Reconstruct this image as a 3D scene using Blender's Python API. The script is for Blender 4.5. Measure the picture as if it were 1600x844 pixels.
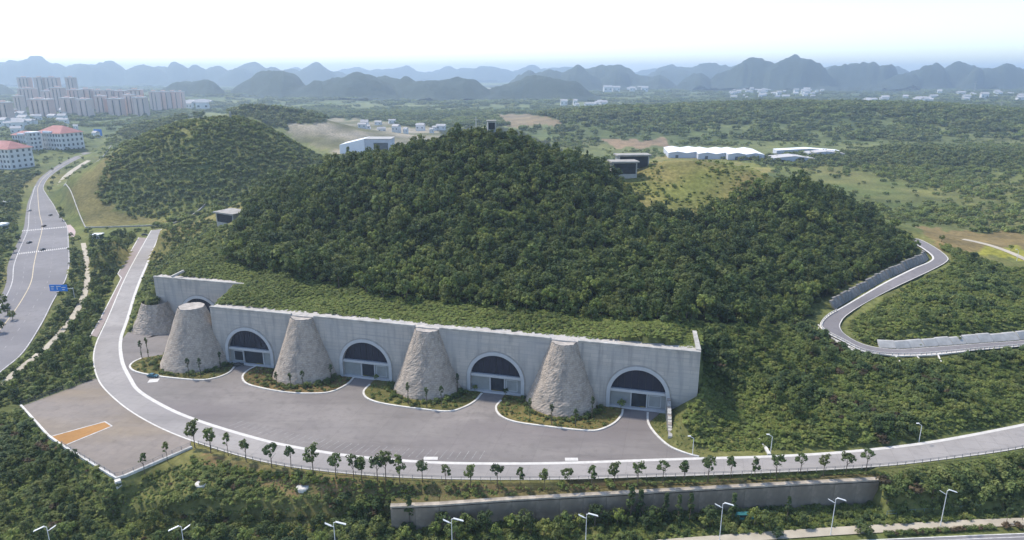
import bpy, bmesh, math, random
import numpy as np
from mathutils import Vector, Matrix
from mathutils.geometry import tessellate_polygon

for o in list(bpy.data.objects):
    bpy.data.objects.remove(o)
S = bpy.context.scene
COL = S.collection
rng = np.random.default_rng(7)
random.seed(7)
R = math.radians

ORD = ['first', 'second', 'third', 'fourth', 'fifth', 'sixth', 'seventh', 'eighth', 'ninth', 'tenth', 'eleventh', 'twelfth', 'thirteenth', 'fourteenth', 'fifteenth', 'sixteenth', 'seventeenth', 'eighteenth', 'nineteenth', 'twentieth'] + ['twenty-' + q for q in ('first', 'second', 'third', 'fourth', 'fifth', 'sixth', 'seventh', 'eighth', 'ninth')] + ['thirtieth', 'thirty-first', 'thirty-second', 'thirty-third', 'thirty-fourth']

# ------------------------------------------------------------------ camera
CAM_H = 120.0
PITCH = R(16.0)
FPX = 1067.0                     # focal length in pixels of the 1600 px wide photograph
cam = bpy.data.cameras.new('camera')
cam.sensor_width = 36.0
cam.lens = 36.0 * FPX / 1600.0
cam.clip_start = 1.0
cam.clip_end = 60000.0
cam_o = bpy.data.objects.new('camera', cam)
COL.objects.link(cam_o)
cam_o.location = (0, 0, CAM_H)
cam_o.rotation_euler = (R(90) - PITCH, 0, 0)
S.camera = cam_o

# ------------------------------------------------------------------ sky, sun, exposure
SUN_EL = R(54)
SUN_TRAVEL = R(-36)              # heading of the sunlight over the ground, from +X
wd = bpy.data.worlds.new('World')
S.world = wd
wd.use_nodes = True
wn = wd.node_tree.nodes
wl = wd.node_tree.links
wn.clear()
sky = wn.new('ShaderNodeTexSky')
sky.sky_type = 'NISHITA'
sky.sun_disc = False
sky.sun_elevation = SUN_EL
to_sun = Vector((-math.cos(SUN_TRAVEL), -math.sin(SUN_TRAVEL)))
sky.sun_rotation = math.atan2(to_sun.x, to_sun.y)
sky.altitude = 1200.0
sky.air_density = 1.0
sky.dust_density = 2.0
sky.ozone_density = 1.0
bg = wn.new('ShaderNodeBackground')
bg.inputs['Strength'].default_value = 0.15
wo = wn.new('ShaderNodeOutputWorld')
wl.new(sky.outputs[0], bg.inputs[0])
wl.new(bg.outputs[0], wo.inputs[0])

sun = bpy.data.lights.new('sun', 'SUN')
sun.energy = 2.4
sun.angle = R(4.0)
sun.color = (1.0, 0.93, 0.81)
sun_o = bpy.data.objects.new('sun', sun)
COL.objects.link(sun_o)
d = Vector((math.cos(SUN_TRAVEL) * math.cos(SUN_EL), math.sin(SUN_TRAVEL) * math.cos(SUN_EL), -math.sin(SUN_EL)))
sun_o.rotation_euler = d.to_track_quat('-Z', 'Y').to_euler()
sun_o.location = (-200, 400, 400)

S.view_settings.view_transform = 'Standard'
S.view_settings.look = 'None'
S.view_settings.exposure = 1.05
S.view_settings.gamma = 1.0
S.view_settings.use_curve_mapping = False
S.render.engine = 'CYCLES'
S.cycles.use_denoising = True
S.cycles.max_bounces = 6
S.cycles.diffuse_bounces = 3
S.cycles.transparent_max_bounces = 8
S.cycles.volume_bounces = 0

# ------------------------------------------------------------------ surveying helpers
cP, sP = math.cos(PITCH), math.sin(PITCH)

def G(px, py, z=0.0):
    """ground position at height z that the photograph shows at pixel (px, py)"""
    dx = (px - 800.0) / FPX
    dy = -(py - 422.0) / FPX
    t = (z - CAM_H) / (-sP + dy * cP)
    return (dx * t, (cP + dy * sP) * t)

def GD(px, py, dist):
    """position at ground distance dist (along +Y) seen at the pixel -> x, y, z"""
    dx = (px - 800.0) / FPX
    dy = -(py - 422.0) / FPX
    t = dist / (cP + dy * sP)
    return (dx * t, dist, CAM_H + (-sP + dy * cP) * t)

def PX(x, y, z):
    z = z - CAM_H
    f = y * cP - z * sP
    u = y * sP + z * cP
    return 800.0 + FPX * x / f, 422.0 - FPX * u / f

def catmull(pts, n):
    p = np.asarray(pts, float)
    seg = np.linalg.norm(np.diff(p, axis=0), axis=1) ** 0.5
    t = np.concatenate([[0], np.cumsum(seg)])
    t /= t[-1]
    P = np.vstack([2 * p[0] - p[1], p, 2 * p[-1] - p[-2]])
    out = []
    for s in np.linspace(0, 1, n):
        i = min(np.searchsorted(t, s, side='right') - 1, len(p) - 2)
        u = (s - t[i]) / max(t[i + 1] - t[i], 1e-9)
        a, b, c, e = P[i], P[i + 1], P[i + 2], P[i + 3]
        out.append(0.5 * ((2 * b) + (-a + c) * u + (2 * a - 5 * b + 4 * c - e) * u * u + (-a + 3 * b - 3 * c + e) * u ** 3))
    return np.array(out)

def resample(p, step):
    p = np.asarray(p, float)
    L = np.concatenate([[0], np.cumsum(np.linalg.norm(np.diff(p[:, :2], axis=0), axis=1))])
    n = max(2, int(L[-1] / step) + 1)
    s = np.linspace(0, L[-1], n)
    return np.column_stack([np.interp(s, L, p[:, k]) for k in range(p.shape[1])])

def inside(poly, X, Y):
    poly = np.asarray(poly, float)
    r = np.zeros(np.shape(X), bool)
    j = len(poly) - 1
    for i in range(len(poly)):
        xi, yi = poly[i][0], poly[i][1]
        xj, yj = poly[j][0], poly[j][1]
        if yi != yj:
            r ^= ((yi > Y) != (yj > Y)) & (X < (xj - xi) * (Y - yi) / (yj - yi) + xi)
        j = i
    return r

def polydist(poly, X, Y, closed=True):
    poly = np.asarray(poly, float)[:, :2]
    best = np.full(np.shape(X), 1e9)
    n = len(poly)
    for i in range(n if closed else n - 1):
        a = poly[i]
        b = poly[(i + 1) % n]
        ab = b - a
        L2 = max(ab @ ab, 1e-9)
        t = np.clip(((X - a[0]) * ab[0] + (Y - a[1]) * ab[1]) / L2, 0, 1)
        dd = np.hypot(X - a[0] - t * ab[0], Y - a[1] - t * ab[1])
        best = np.minimum(best, dd)
    return best

def sm(a, b, x):
    t = np.clip((x - a) / (b - a), 0, 1)
    return t * t * (3 - 2 * t)

_NT = rng.random((256, 256))
def vnoise(X, Y, scale):
    x = np.asarray(X) / scale
    y = np.asarray(Y) / scale
    xi = np.floor(x).astype(int)
    yi = np.floor(y).astype(int)
    fx = x - xi
    fy = y - yi
    fx = fx * fx * (3 - 2 * fx)
    fy = fy * fy * (3 - 2 * fy)
    a = _NT[xi & 255, yi & 255]
    b = _NT[(xi + 1) & 255, yi & 255]
    c = _NT[xi & 255, (yi + 1) & 255]
    e = _NT[(xi + 1) & 255, (yi + 1) & 255]
    return (a * (1 - fx) + b * fx) * (1 - fy) + (c * (1 - fx) + e * fx) * fy - 0.5

def fbm(X, Y, scale, octs=3):
    r = 0
    k = 1.0
    for _ in range(octs):
        r = r + k * vnoise(np.asarray(X) + 31 * _, np.asarray(Y) - 17 * _, scale)
        scale /= 2.1
        k *= 0.5
    return r

# ------------------------------------------------------------------ scene graph helpers
def tag(o, label=None, cat=None, group=None, kind=None):
    if label: o['label'] = label
    if cat: o['category'] = cat
    if group: o['group'] = group
    if kind: o['kind'] = kind
    return o

def empty(name, loc=(0, 0, 0), rz=0.0):
    o = bpy.data.objects.new(name, None)
    o.empty_display_size = 1.0
    COL.objects.link(o)
    o.location = loc
    o.rotation_euler = (0, 0, rz)
    return o

def link(name, me, parent=None, loc=(0, 0, 0), rz=0.0, scale=None):
    o = bpy.data.objects.new(name, me)
    COL.objects.link(o)
    if parent is not None: o.parent = parent
    o.location = loc
    o.rotation_euler = (0, 0, rz)
    if scale is not None: o.scale = scale if hasattr(scale, '__len__') else (scale,) * 3
    return o

def copy_tree(o, parent=None):
    c = o.copy()
    COL.objects.link(c)
    c.parent = parent
    for ch in o.children:
        copy_tree(ch, c)
    return c

class MB:
    """collects faces into one mesh"""
    def __init__(s):
        s.v = []
        s.f = []
    def add(s, vs, fs):
        b = len(s.v)
        s.v += [tuple(map(float, q)) for q in vs]
        s.f += [tuple(b + i for i in f) for f in fs]
        return s
    def box(s, x0, x1, y0, y1, z0, z1):
        return s.add([(x0, y0, z0), (x1, y0, z0), (x1, y1, z0), (x0, y1, z0), (x0, y0, z1), (x1, y0, z1), (x1, y1, z1), (x0, y1, z1)],
                     [(0, 3, 2, 1), (4, 5, 6, 7), (0, 1, 5, 4), (1, 2, 6, 5), (2, 3, 7, 6), (3, 0, 4, 7)])
    def obox(s, c, half, rz):
        c_, s_ = math.cos(rz), math.sin(rz)
        vs = []
        for dz in (-1, 1):
            for dx, dy in ((-1, -1), (1, -1), (1, 1), (-1, 1)):
                x, y = dx * half[0], dy * half[1]
                vs.append((c[0] + x * c_ - y * s_, c[1] + x * s_ + y * c_, c[2] + dz * half[2]))
        return s.add(vs, [(0, 3, 2, 1), (4, 5, 6, 7), (0, 1, 5, 4), (1, 2, 6, 5), (2, 3, 7, 6), (3, 0, 4, 7)])
    def beam(s, a, b, w, h=None):
        h = h or w
        a = Vector(a); b = Vector(b)
        dr = (b - a).normalized()
        up = Vector((0, 0, 1)) if abs(dr.z) < 0.95 else Vector((1, 0, 0))
        sd = dr.cross(up).normalized() * (w / 2)
        u2 = sd.cross(dr).normalized() * (h / 2)
        vs = [p + k * sd + m * u2 for p in (a, b) for k, m in ((-1, -1), (1, -1), (1, 1), (-1, 1))]
        return s.add(vs, [(0, 1, 2, 3), (7, 6, 5, 4), (0, 4, 5, 1), (1, 5, 6, 2), (2, 6, 7, 3), (3, 7, 4, 0)])
    def prism(s, poly, z0, z1):
        n = len(poly)
        vs = [(p[0], p[1], z0) for p in poly] + [(p[0], p[1], z1) for p in poly]
        tris = tessellate_polygon([[Vector((p[0], p[1], 0)) for p in poly]])
        fs = []
        for t in tris:
            a, b, c = t
            ar = (poly[b][0] - poly[a][0]) * (poly[c][1] - poly[a][1]) - (poly[c][0] - poly[a][0]) * (poly[b][1] - poly[a][1])
            if ar < 0: a, c = c, a
            fs.append((a + n, b + n, c + n))
            fs.append((c, b, a))
        for i in range(n):
            j = (i + 1) % n
            fs.append((i, j, j + n, i + n))
        return s.add(vs, fs)
    def tube(s, pts, rad, seg=8, cap=True):
        pts = [Vector(p) for p in pts]
        if not hasattr(rad, '__len__'): rad = [rad] * len(pts)
        vs = []
        for i, p in enumerate(pts):
            dr = (pts[min(i + 1, len(pts) - 1)] - pts[max(i - 1, 0)]).normalized()
            a = dr.orthogonal().normalized()
            if abs(dr.z) > 0.9: a = Vector((1, 0, 0))
            a = (a - dr * a.dot(dr)).normalized()
            b = dr.cross(a)
            for k in range(seg):
                t = 2 * math.pi * k / seg
                vs.append(p + rad[i] * (math.cos(t) * a + math.sin(t) * b))
        fs = []
        for i in range(len(pts) - 1):
            for k in range(seg):
                k2 = (k + 1) % seg
                fs.append((i * seg + k, i * seg + k2, (i + 1) * seg + k2, (i + 1) * seg + k))
        if cap:
            fs.append(tuple(range(seg - 1, -1, -1)))
            fs.append(tuple((len(pts) - 1) * seg + k for k in range(seg)))
        return s.add(vs, fs)
    def mesh(s, name, mat, smooth=False):
        me = bpy.data.meshes.new(name)
        me.from_pydata(s.v, [], s.f)
        if mat is not None: me.materials.append(mat)
        if smooth: me.shade_smooth()
        me.update()
        return me
    def build(s, name, mat, parent=None, smooth=False, **k):
        return link(name, s.mesh(name, mat, smooth), parent, **k)

# ------------------------------------------------------------------ materials
def new_mat(name):
    m = bpy.data.materials.new(name)
    m.use_nodes = True
    nt = m.node_tree
    b = nt.nodes['Principled BSDF']
    b.inputs['Specular IOR Level'].default_value = 0.25
    return m, nt, b

def nd(nt, t, **k):
    n = nt.nodes.new(t)
    for a, v in k.items():
        if a in n.inputs.keys(): n.inputs[a].default_value = v
        else: setattr(n, a, v)
    return n

def mixc(nt, fac, a, b, blend='MIX'):
    n = nt.nodes.new('ShaderNodeMix')
    n.data_type = 'RGBA'
    n.blend_type = blend
    def put(s, v):
        if hasattr(v, 'is_linked'): nt.links.new(v, s)
        elif hasattr(v, '__len__'): s.default_value = (*v[:3], 1)
        else: s.default_value = v
    put(n.inputs[0], fac)
    put(n.inputs[6], a)
    put(n.inputs[7], b)
    return n.outputs[2]

def ramp(nt, fac, lo, hi):
    n = nt.nodes.new('ShaderNodeMapRange')
    n.inputs[1].default_value = lo
    n.inputs[2].default_value = hi
    nt.links.new(fac, n.inputs[0])
    return n.outputs[0]

def noise(nt, scale, detail=4, stretch=None, coord='Object', rough=0.55):
    tc = nt.nodes.new('ShaderNodeTexCoord')
    n = nt.nodes.new('ShaderNodeTexNoise')
    n.inputs['Scale'].default_value = scale
    n.inputs['Detail'].default_value = detail
    n.inputs['Roughness'].default_value = rough
    if stretch:
        mp = nt.nodes.new('ShaderNodeMapping')
        mp.inputs['Scale'].default_value = stretch
        nt.links.new(tc.outputs[coord], mp.inputs[0])
        nt.links.new(mp.outputs[0], n.inputs['Vector'])
    else:
        nt.links.new(tc.outputs[coord], n.inputs['Vector'])
    return n.outputs['Fac']

def bump(nt, b, h, strength=0.4, dist=0.1):
    n = nt.nodes.new('ShaderNodeBump')
    n.inputs['Strength'].default_value = strength
    n.inputs['Distance'].default_value = dist
    nt.links.new(h, n.inputs['Height'])
    nt.links.new(n.outputs[0], b.inputs['Normal'])

def plain(name, col, rough=0.8, vary=0.15, scale=0.4, stretch=None, metallic=0.0, spec=0.25, fine=None):
    m, nt, b = new_mat(name)
    n1 = noise(nt, scale, 5, stretch)
    dark = tuple(c * (1 - vary * 1.4) for c in col)
    lite = tuple(min(1, c * (1 + vary)) for c in col)
    c = mixc(nt, ramp(nt, n1, 0.3, 0.7), dark, lite)
    if fine:
        n2 = noise(nt, fine, 3)
        c = mixc(nt, ramp(nt, n2, 0.35, 0.65), c, tuple(x * 0.8 for x in col))
    nt.links.new(c, b.inputs['Base Color'])
    b.inputs['Roughness'].default_value = rough
    b.inputs['Metallic'].default_value = metallic
    b.inputs['Specular IOR Level'].default_value = spec
    return m

M = {}
def asphalt(name, col, patch=0.18, spots=None):
    m, nt, b = new_mat(name)
    n1 = noise(nt, 0.03, 6, rough=0.6)
    n2 = noise(nt, 0.35, 5)
    n3 = noise(nt, 0.012, 4, (1.0, 3.0, 1.0))
    c = mixc(nt, ramp(nt, n1, 0.32, 0.68), tuple(x * (1 - patch) for x in col), tuple(x * (1 + patch) for x in col))
    c = mixc(nt, ramp(nt, n2, 0.5, 0.75), c, tuple(x * 0.82 for x in col))
    if spots: c = mixc(nt, ramp(nt, n3, 0.45, 0.72), c, spots)
    nt.links.new(c, b.inputs['Base Color'])
    b.inputs['Roughness'].default_value = 0.85
    bump(nt, b, noise(nt, 6, 3), 0.2, 0.03)
    return m
M['plaza'] = asphalt('forecourt_asphalt', (0.215, 0.193, 0.178), 0.18, (0.175, 0.153, 0.148))
def paving_marks(m, w, h, strength, streak):
    """expansion joints and tyre-dark streaks over a paved surface"""
    nt = m.node_tree; b = nt.nodes['Principled BSDF']
    src = b.inputs['Base Color'].links[0].from_socket
    tc = nd(nt, 'ShaderNodeTexCoord'); mp = nd(nt, 'ShaderNodeMapping'); mp.inputs['Rotation'].default_value = (0, 0, 0.25)
    br = nd(nt, 'ShaderNodeTexBrick'); br.offset = 0.0
    br.inputs['Scale'].default_value = 1.0; br.inputs['Brick Width'].default_value = w; br.inputs['Row Height'].default_value = h
    br.inputs['Mortar Size'].default_value = 0.09; br.inputs['Color1'].default_value = (1, 1, 1, 1); br.inputs['Color2'].default_value = (.93, .93, .94, 1); br.inputs['Mortar'].default_value = (strength,) * 3 + (1,)
    nt.links.new(tc.outputs['Object'], mp.inputs[0]); nt.links.new(mp.outputs[0], br.inputs['Vector'])
    c = mixc(nt, 1.0, src, br.outputs[0], 'MULTIPLY')
    st = noise(nt, 0.05, 6, (0.35, 2.2, 1.0), rough=.65)
    c = mixc(nt, ramp(nt, st, .5, .75), c, mixc(nt, 1.0, c, (streak, streak, streak), 'MULTIPLY'))
    sp = noise(nt, 0.22, 5, rough=.7)
    c = mixc(nt, ramp(nt, sp, .62, .74), c, mixc(nt, 1.0, c, (.78, .77, .76), 'MULTIPLY'))
    nt.links.new(c, b.inputs['Base Color'])
    return m
paving_marks(M['plaza'], 14, 9, .84, .74)
M['road'] = asphalt('concrete_road', (0.315, 0.29, 0.27), 0.13, (0.265, 0.243, 0.23))
paving_marks(M['road'], 6, 6, .82, .8)
M['city_road'] = asphalt('city_asphalt', (0.20, 0.187, 0.187), 0.14, (0.165, 0.155, 0.16))
M['hill_road'] = asphalt('hill_asphalt', (0.19, 0.175, 0.175), 0.12)
M['lot'] = asphalt('lot_paving', (0.235, 0.20, 0.172), 0.14, (0.25, 0.195, 0.13))
paving_marks(M['lot'], 3.2, 3.2, .88, .8)
M['layby'] = asphalt('layby_paving', (0.27, 0.22, 0.20), 0.1)
M['orange'] = asphalt('orange_earth', (0.33, 0.17, 0.055), 0.15)
M['path'] = plain('footpath_paving', (0.42, 0.37, 0.29), 0.9, 0.15, 0.15)
M['apron'] = plain('gate_apron', (0.46, 0.36, 0.33), 0.9, 0.12, 0.2)
M['white'] = plain('white_paint', (0.56, 0.53, 0.49), 0.7, 0.1, 0.5)
M['worn'] = plain('worn_white_paint', (0.50, 0.48, 0.46), 0.8, 0.25, 0.6)
M['faint'] = plain('faint_line_paint', (0.28, 0.265, 0.255), 0.8, 0.35, 0.8)
M['yellow'] = plain('yellow_line_paint', (0.55, 0.45, 0.30), 0.8, 0.15, 0.5)
M['kerb'] = plain('pale_kerb_stone', (0.60, 0.57, 0.52), 0.85, 0.15, 0.6)
M['coping'] = plain('pale_coping', (0.40, 0.38, 0.345), 0.85, 0.25, 0.3)
M['frame'] = plain('arch_frame_paint', (0.45, 0.455, 0.465), 0.6, 0.06, 0.3)
M['infill'] = plain('portal_infill', (0.27, 0.28, 0.275), 0.7, 0.1, 0.25)
M['dark_door'] = plain('dark_door', (0.035, 0.04, 0.05), 0.5, 0.2, 0.5)
M['steel'] = plain('galvanised_steel', (0.50, 0.51, 0.52), 0.45, 0.08, 1.0, metallic=0.4)
M['lamp'] = plain('lamp_white', (0.72, 0.72, 0.70), 0.5, 0.05, 1.0)
M['fence'] = plain('fence_grey', (0.20, 0.20, 0.205), 0.6, 0.1, 1.0)
M['wire'] = plain('fence_green', (0.16, 0.22, 0.20), 0.6, 0.1, 1.0)
M['shed'] = plain('shed_concrete', (0.40, 0.385, 0.36), 0.9, 0.15, 0.3)
M['shed_roof'] = plain('shed_roof', (0.33, 0.31, 0.28), 0.9, 0.2, 0.3)
M['void'] = plain('louvre_dark', (0.035, 0.038, 0.045), 0.8, 0.2, 0.5)
M['tyre'] = plain('tyre_rubber', (0.02, 0.02, 0.02), 0.9, 0.1, 2)
M['rim'] = plain('wheel_rim', (0.4, 0.4, 0.4), 0.4, 0.05, 2, metallic=0.6)
M['car_glass'] = plain('car_glass', (0.03, 0.035, 0.04), 0.12, 0.05, 1, spec=0.6)
M['light'] = plain('headlight', (0.8, 0.8, 0.75), 0.3, 0.02, 1)
M['soil'] = plain('bare_soil', (0.22, 0.15, 0.09), 0.95, 0.3, 0.3)
M['bark'] = plain('bark', (0.13, 0.10, 0.075), 0.95, 0.25, 1.5)
M['blue_sign'] = plain('blue_sign', (0.03, 0.20, 0.62), 0.5, 0.04, 1)
M['roof_red'] = plain('red_roof_tile', (0.38, 0.17, 0.15), 0.8, 0.15, 0.15)
M['roof_white'] = plain('white_sheet_roof', (0.78, 0.79, 0.82), 0.6, 0.05, 0.05)
M['shed_wall'] = plain('grey_sheet_wall', (0.50, 0.52, 0.57), 0.7, 0.08, 0.1)
M['house'] = plain('white_render', (0.68, 0.67, 0.66), 0.85, 0.08, 0.1)
M['house_roof'] = plain('grey_slab_roof', (0.45, 0.43, 0.42), 0.85, 0.1, 0.1)
M['window'] = plain('window_glass', (0.07, 0.085, 0.10), 0.25, 0.2, 0.3, spec=0.5)
M['teal'] = plain('teal_paint', (0.05, 0.22, 0.22), 0.45, 0.06, 1)
M['rock'] = plain('grey_rock', (0.25, 0.235, 0.215), 0.95, 0.45, 0.3, fine=1.2)

def tower_mat(name, col):
    m, nt, b = new_mat(name)
    tc = nd(nt, 'ShaderNodeTexCoord')
    br = nd(nt, 'ShaderNodeTexBrick')
    br.offset = 0.0
    br.inputs['Scale'].default_value = 1.0
    br.inputs['Brick Width'].default_value = 3.6
    br.inputs['Row Height'].default_value = 3.0
    br.inputs['Mortar Size'].default_value = 0.75
    br.inputs['Mortar Smooth'].default_value = 0.1
    mp = nd(nt, 'ShaderNodeMapping')
    sx = nd(nt, 'ShaderNodeSeparateXYZ')
    cb = nd(nt, 'ShaderNodeCombineXYZ')
    ad = nd(nt, 'ShaderNodeMath', operation='ADD')
    nt.links.new(tc.outputs['Object'], sx.inputs[0])
    nt.links.new(sx.outputs[0], ad.inputs[0])
    nt.links.new(sx.outputs[1], ad.inputs[1])
    nt.links.new(ad.outputs[0], cb.inputs[0])
    nt.links.new(sx.outputs[2], cb.inputs[1])
    nt.links.new(cb.outputs[0], br.inputs['Vector'])
    br.inputs['Color1'].default_value = (col[0] * .6, col[1] * .6, col[2] * .64, 1)
    br.inputs['Color2'].default_value = (col[0] * .75, col[1] * .75, col[2] * .77, 1)
    br.inputs['Mortar'].default_value = (*col, 1)
    nt.links.new(br.outputs[0], b.inputs['Base Color'])
    b.inputs['Roughness'].default_value = 0.8
    return m
M['tower_a'] = tower_mat('tower_pink_beige', (0.70, 0.50, 0.42))
M['tower_b'] = tower_mat('tower_grey_beige', (0.62, 0.49, 0.43))
M['tower_c'] = tower_mat('tower_pale', (0.72, 0.56, 0.48))

def concrete_wall():
    m, nt, b = new_mat('portal_wall_concrete')
    tc = nd(nt, 'ShaderNodeTexCoord')
    br = nd(nt, 'ShaderNodeTexBrick')
    br.inputs['Scale'].default_value = 1.0
    br.inputs['Brick Width'].default_value = 6.0
    br.inputs['Row Height'].default_value = 1.5
    br.inputs['Mortar Size'].default_value = 0.05
    br.inputs['Color1'].default_value = (0.49, 0.445, 0.395, 1)
    br.inputs['Color2'].default_value = (0.425, 0.385, 0.345, 1)
    br.inputs['Mortar'].default_value = (0.30, 0.30, 0.30, 1)
    mp = nd(nt, 'ShaderNodeMapping')
    mp.inputs['Rotation'].default_value = (R(-90), 0, 0)
    nt.links.new(tc.outputs['Object'], mp.inputs[0])
    sx = nd(nt, 'ShaderNodeSeparateXYZ')
    cb = nd(nt, 'ShaderNodeCombineXYZ')
    nt.links.new(tc.outputs['Object'], sx.inputs[0])
    nt.links.new(sx.outputs[0], cb.inputs[0])
    nt.links.new(sx.outputs[2], cb.inputs[1])
    nt.links.new(cb.outputs[0], br.inputs['Vector'])
    st = noise(nt, 0.45, 5, (1.0, 1.0, 0.12))
    c = mixc(nt, ramp(nt, st, 0.47, 0.74), br.outputs[0], (0.24, 0.235, 0.23))
    n2 = noise(nt, 0.06, 4)
    c = mixc(nt, ramp(nt, n2, 0.45, 0.8), c, (0.38, 0.37, 0.36))
    rows = noise(nt, 0.5, 3, (0.06, 1.0, 2.2))
    c = mixc(nt, ramp(nt, rows, 0.56, 0.75), c, (0.31, 0.305, 0.30))
    nt.links.new(c, b.inputs['Base Color'])
    b.inputs['Roughness'].default_value = 0.85
    bump(nt, b, br.outputs['Fac'], 0.3, -0.05)
    return m
M['wall'] = concrete_wall()

def stone_mat():
    m, nt, b = new_mat('cone_stone_courses')
    uv = nd(nt, 'ShaderNodeUVMap')
    br = nd(nt, 'ShaderNodeTexBrick')
    br.inputs['Scale'].default_value = 1.0
    br.inputs['Brick Width'].default_value = 1.1
    br.inputs['Row Height'].default_value = 0.7
    br.inputs['Mortar Size'].default_value = 0.06
    br.inputs['Bias'].default_value = 0.1
    br.inputs['Color1'].default_value = (0.45, 0.375, 0.305, 1)
    br.inputs['Color2'].default_value = (0.33, 0.27, 0.215, 1)
    br.inputs['Mortar'].default_value = (0.24, 0.21, 0.185, 1)
    nt.links.new(uv.outputs[0], br.inputs['Vector'])
    n1 = noise(nt, 0.5, 8, (1, 1, 0.8), rough=.7)
    c = mixc(nt, ramp(nt, n1, 0.42, 0.72), br.outputs[0], (0.47, 0.39, 0.315))
    n3 = noise(nt, 0.35, 5, (1, 1, 0.15))
    c = mixc(nt, ramp(nt, n3, 0.55, 0.8), c, (0.19, 0.175, 0.16))
    nt.links.new(c, b.inputs['Base Color'])
    b.inputs['Roughness'].default_value = 0.95
    ad = nd(nt, 'ShaderNodeMath', operation='MULTIPLY_ADD')
    nt.links.new(noise(nt, 1.8, 5), ad.inputs[0])
    ad.inputs[1].default_value = 1.2
    nt.links.new(br.outputs['Fac'], ad.inputs[2])
    bump(nt, b, ad.outputs[0], 0.45, -0.09)
    return m
M['stone'] = stone_mat()
M['capstone'] = plain('cone_cap_stone', (0.40, 0.355, 0.31), 0.9, 0.2, 0.5)

def glass_mat():
    m, nt, b = new_mat('dark_fanlight_glass')
    n1 = noise(nt, 0.15, 3)
    c = mixc(nt, n1, (0.012, 0.016, 0.03), (0.03, 0.036, 0.058))
    nt.links.new(c, b.inputs['Base Color'])
    b.inputs['Roughness'].default_value = 0.25
    b.inputs['Specular IOR Level'].default_value = 0.3
    return m
M['glass'] = glass_mat()

def leaf_mat(name, dark, lite, warm, trans=0.40):
    m, nt, b = new_mat(name)
    oi = nd(nt, 'ShaderNodeObjectInfo')
    at = nd(nt, 'ShaderNodeAttribute', attribute_name='clump')
    c = mixc(nt, oi.outputs['Random'], dark, lite)
    # a few plants lean to a warmer, drier green
    pw = nd(nt, 'ShaderNodeMath', operation='FRACT')
    ml = nd(nt, 'ShaderNodeMath', operation='MULTIPLY')
    ml.inputs[1].default_value = 7.31
    nt.links.new(oi.outputs['Random'], ml.inputs[0])
    nt.links.new(ml.outputs[0], pw.inputs[0])
    c = mixc(nt, ramp(nt, pw.outputs[0], 0.55, 1.6), c, warm)
    v = nd(nt, 'ShaderNodeMapRange')
    v.inputs[3].default_value = 0.55
    v.inputs[4].default_value = 1.5
    nt.links.new(at.outputs['Fac'], v.inputs[0])
    c = mixc(nt, 1.0, c, v.outputs[0], 'MULTIPLY')
    nt.links.new(c, b.inputs['Base Color'])
    b.inputs['Roughness'].default_value = 0.65
    b.inputs['Specular IOR Level'].default_value = 0.2
    tr = nd(nt, 'ShaderNodeBsdfTranslucent')
    nt.links.new(c, tr.inputs[0])
    mx = nd(nt, 'ShaderNodeMixShader')
    mx.inputs[0].default_value = trans
    out = nt.nodes['Material Output']
    nt.links.new(b.outputs[0], mx.inputs[1])
    nt.links.new(tr.outputs[0], mx.inputs[2])
    nt.links.new(mx.outputs[0], out.inputs[0])
    return m
M['leaf'] = leaf_mat('leaf_forest', (0.072, 0.108, 0.034), (0.165, 0.205, 0.062), (0.22, 0.22, 0.07))
M['leaf_dark'] = leaf_mat('leaf_dark', (0.050, 0.078, 0.032), (0.105, 0.145, 0.050), (0.15, 0.165, 0.055))
M['leaf_light'] = leaf_mat('leaf_light', (0.150, 0.195, 0.050), (0.225, 0.265, 0.072), (0.29, 0.27, 0.08))
M['leaf_scrub'] = leaf_mat('leaf_scrub', (0.130, 0.175, 0.054), (0.205, 0.245, 0.078), (0.27, 0.245, 0.09))
M['leaf_far'] = leaf_mat('leaf_far', (0.090, 0.122, 0.046), (0.170, 0.200, 0.068), (0.22, 0.21, 0.08))
M['leaf_lime'] = leaf_mat('leaf_lime', (0.16, 0.20, 0.03), (0.22, 0.25, 0.04), (0.30, 0.28, 0.05))
M['leaf_red'] = leaf_mat('leaf_red', (0.085, 0.068, 0.04), (0.13, 0.09, 0.05), (0.17, 0.11, 0.055))

# ------------------------------------------------------------------ site plan
# portal wall: u runs along the wall (left to right), v runs into the hill
W0 = np.array((-128.0, 273.6))
WANG = math.atan2(-0.2525, 1.0)
WU = np.array((math.cos(WANG), math.sin(WANG)))
WV = np.array((-math.sin(WANG), math.cos(WANG)))
WLEN = 201.0
WH = 25.0
ARCH_U = (16.8, 70.6, 125.4, 179.9)
CONE_U = (-9.5, 43.6, 97.8, 152.0)
def UV2W(u, v): return tuple(W0 + u * WU + v * WV)
def W2UV(X, Y):
    dx = np.asarray(X) - W0[0]
    dy = np.asarray(Y) - W0[1]
    return dx * WU[0] + dy * WU[1], dx * WV[0] + dy * WV[1]
REAR_V = 32.0
REAR_U0, REAR_U1 = -56.0, 8.0

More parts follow.
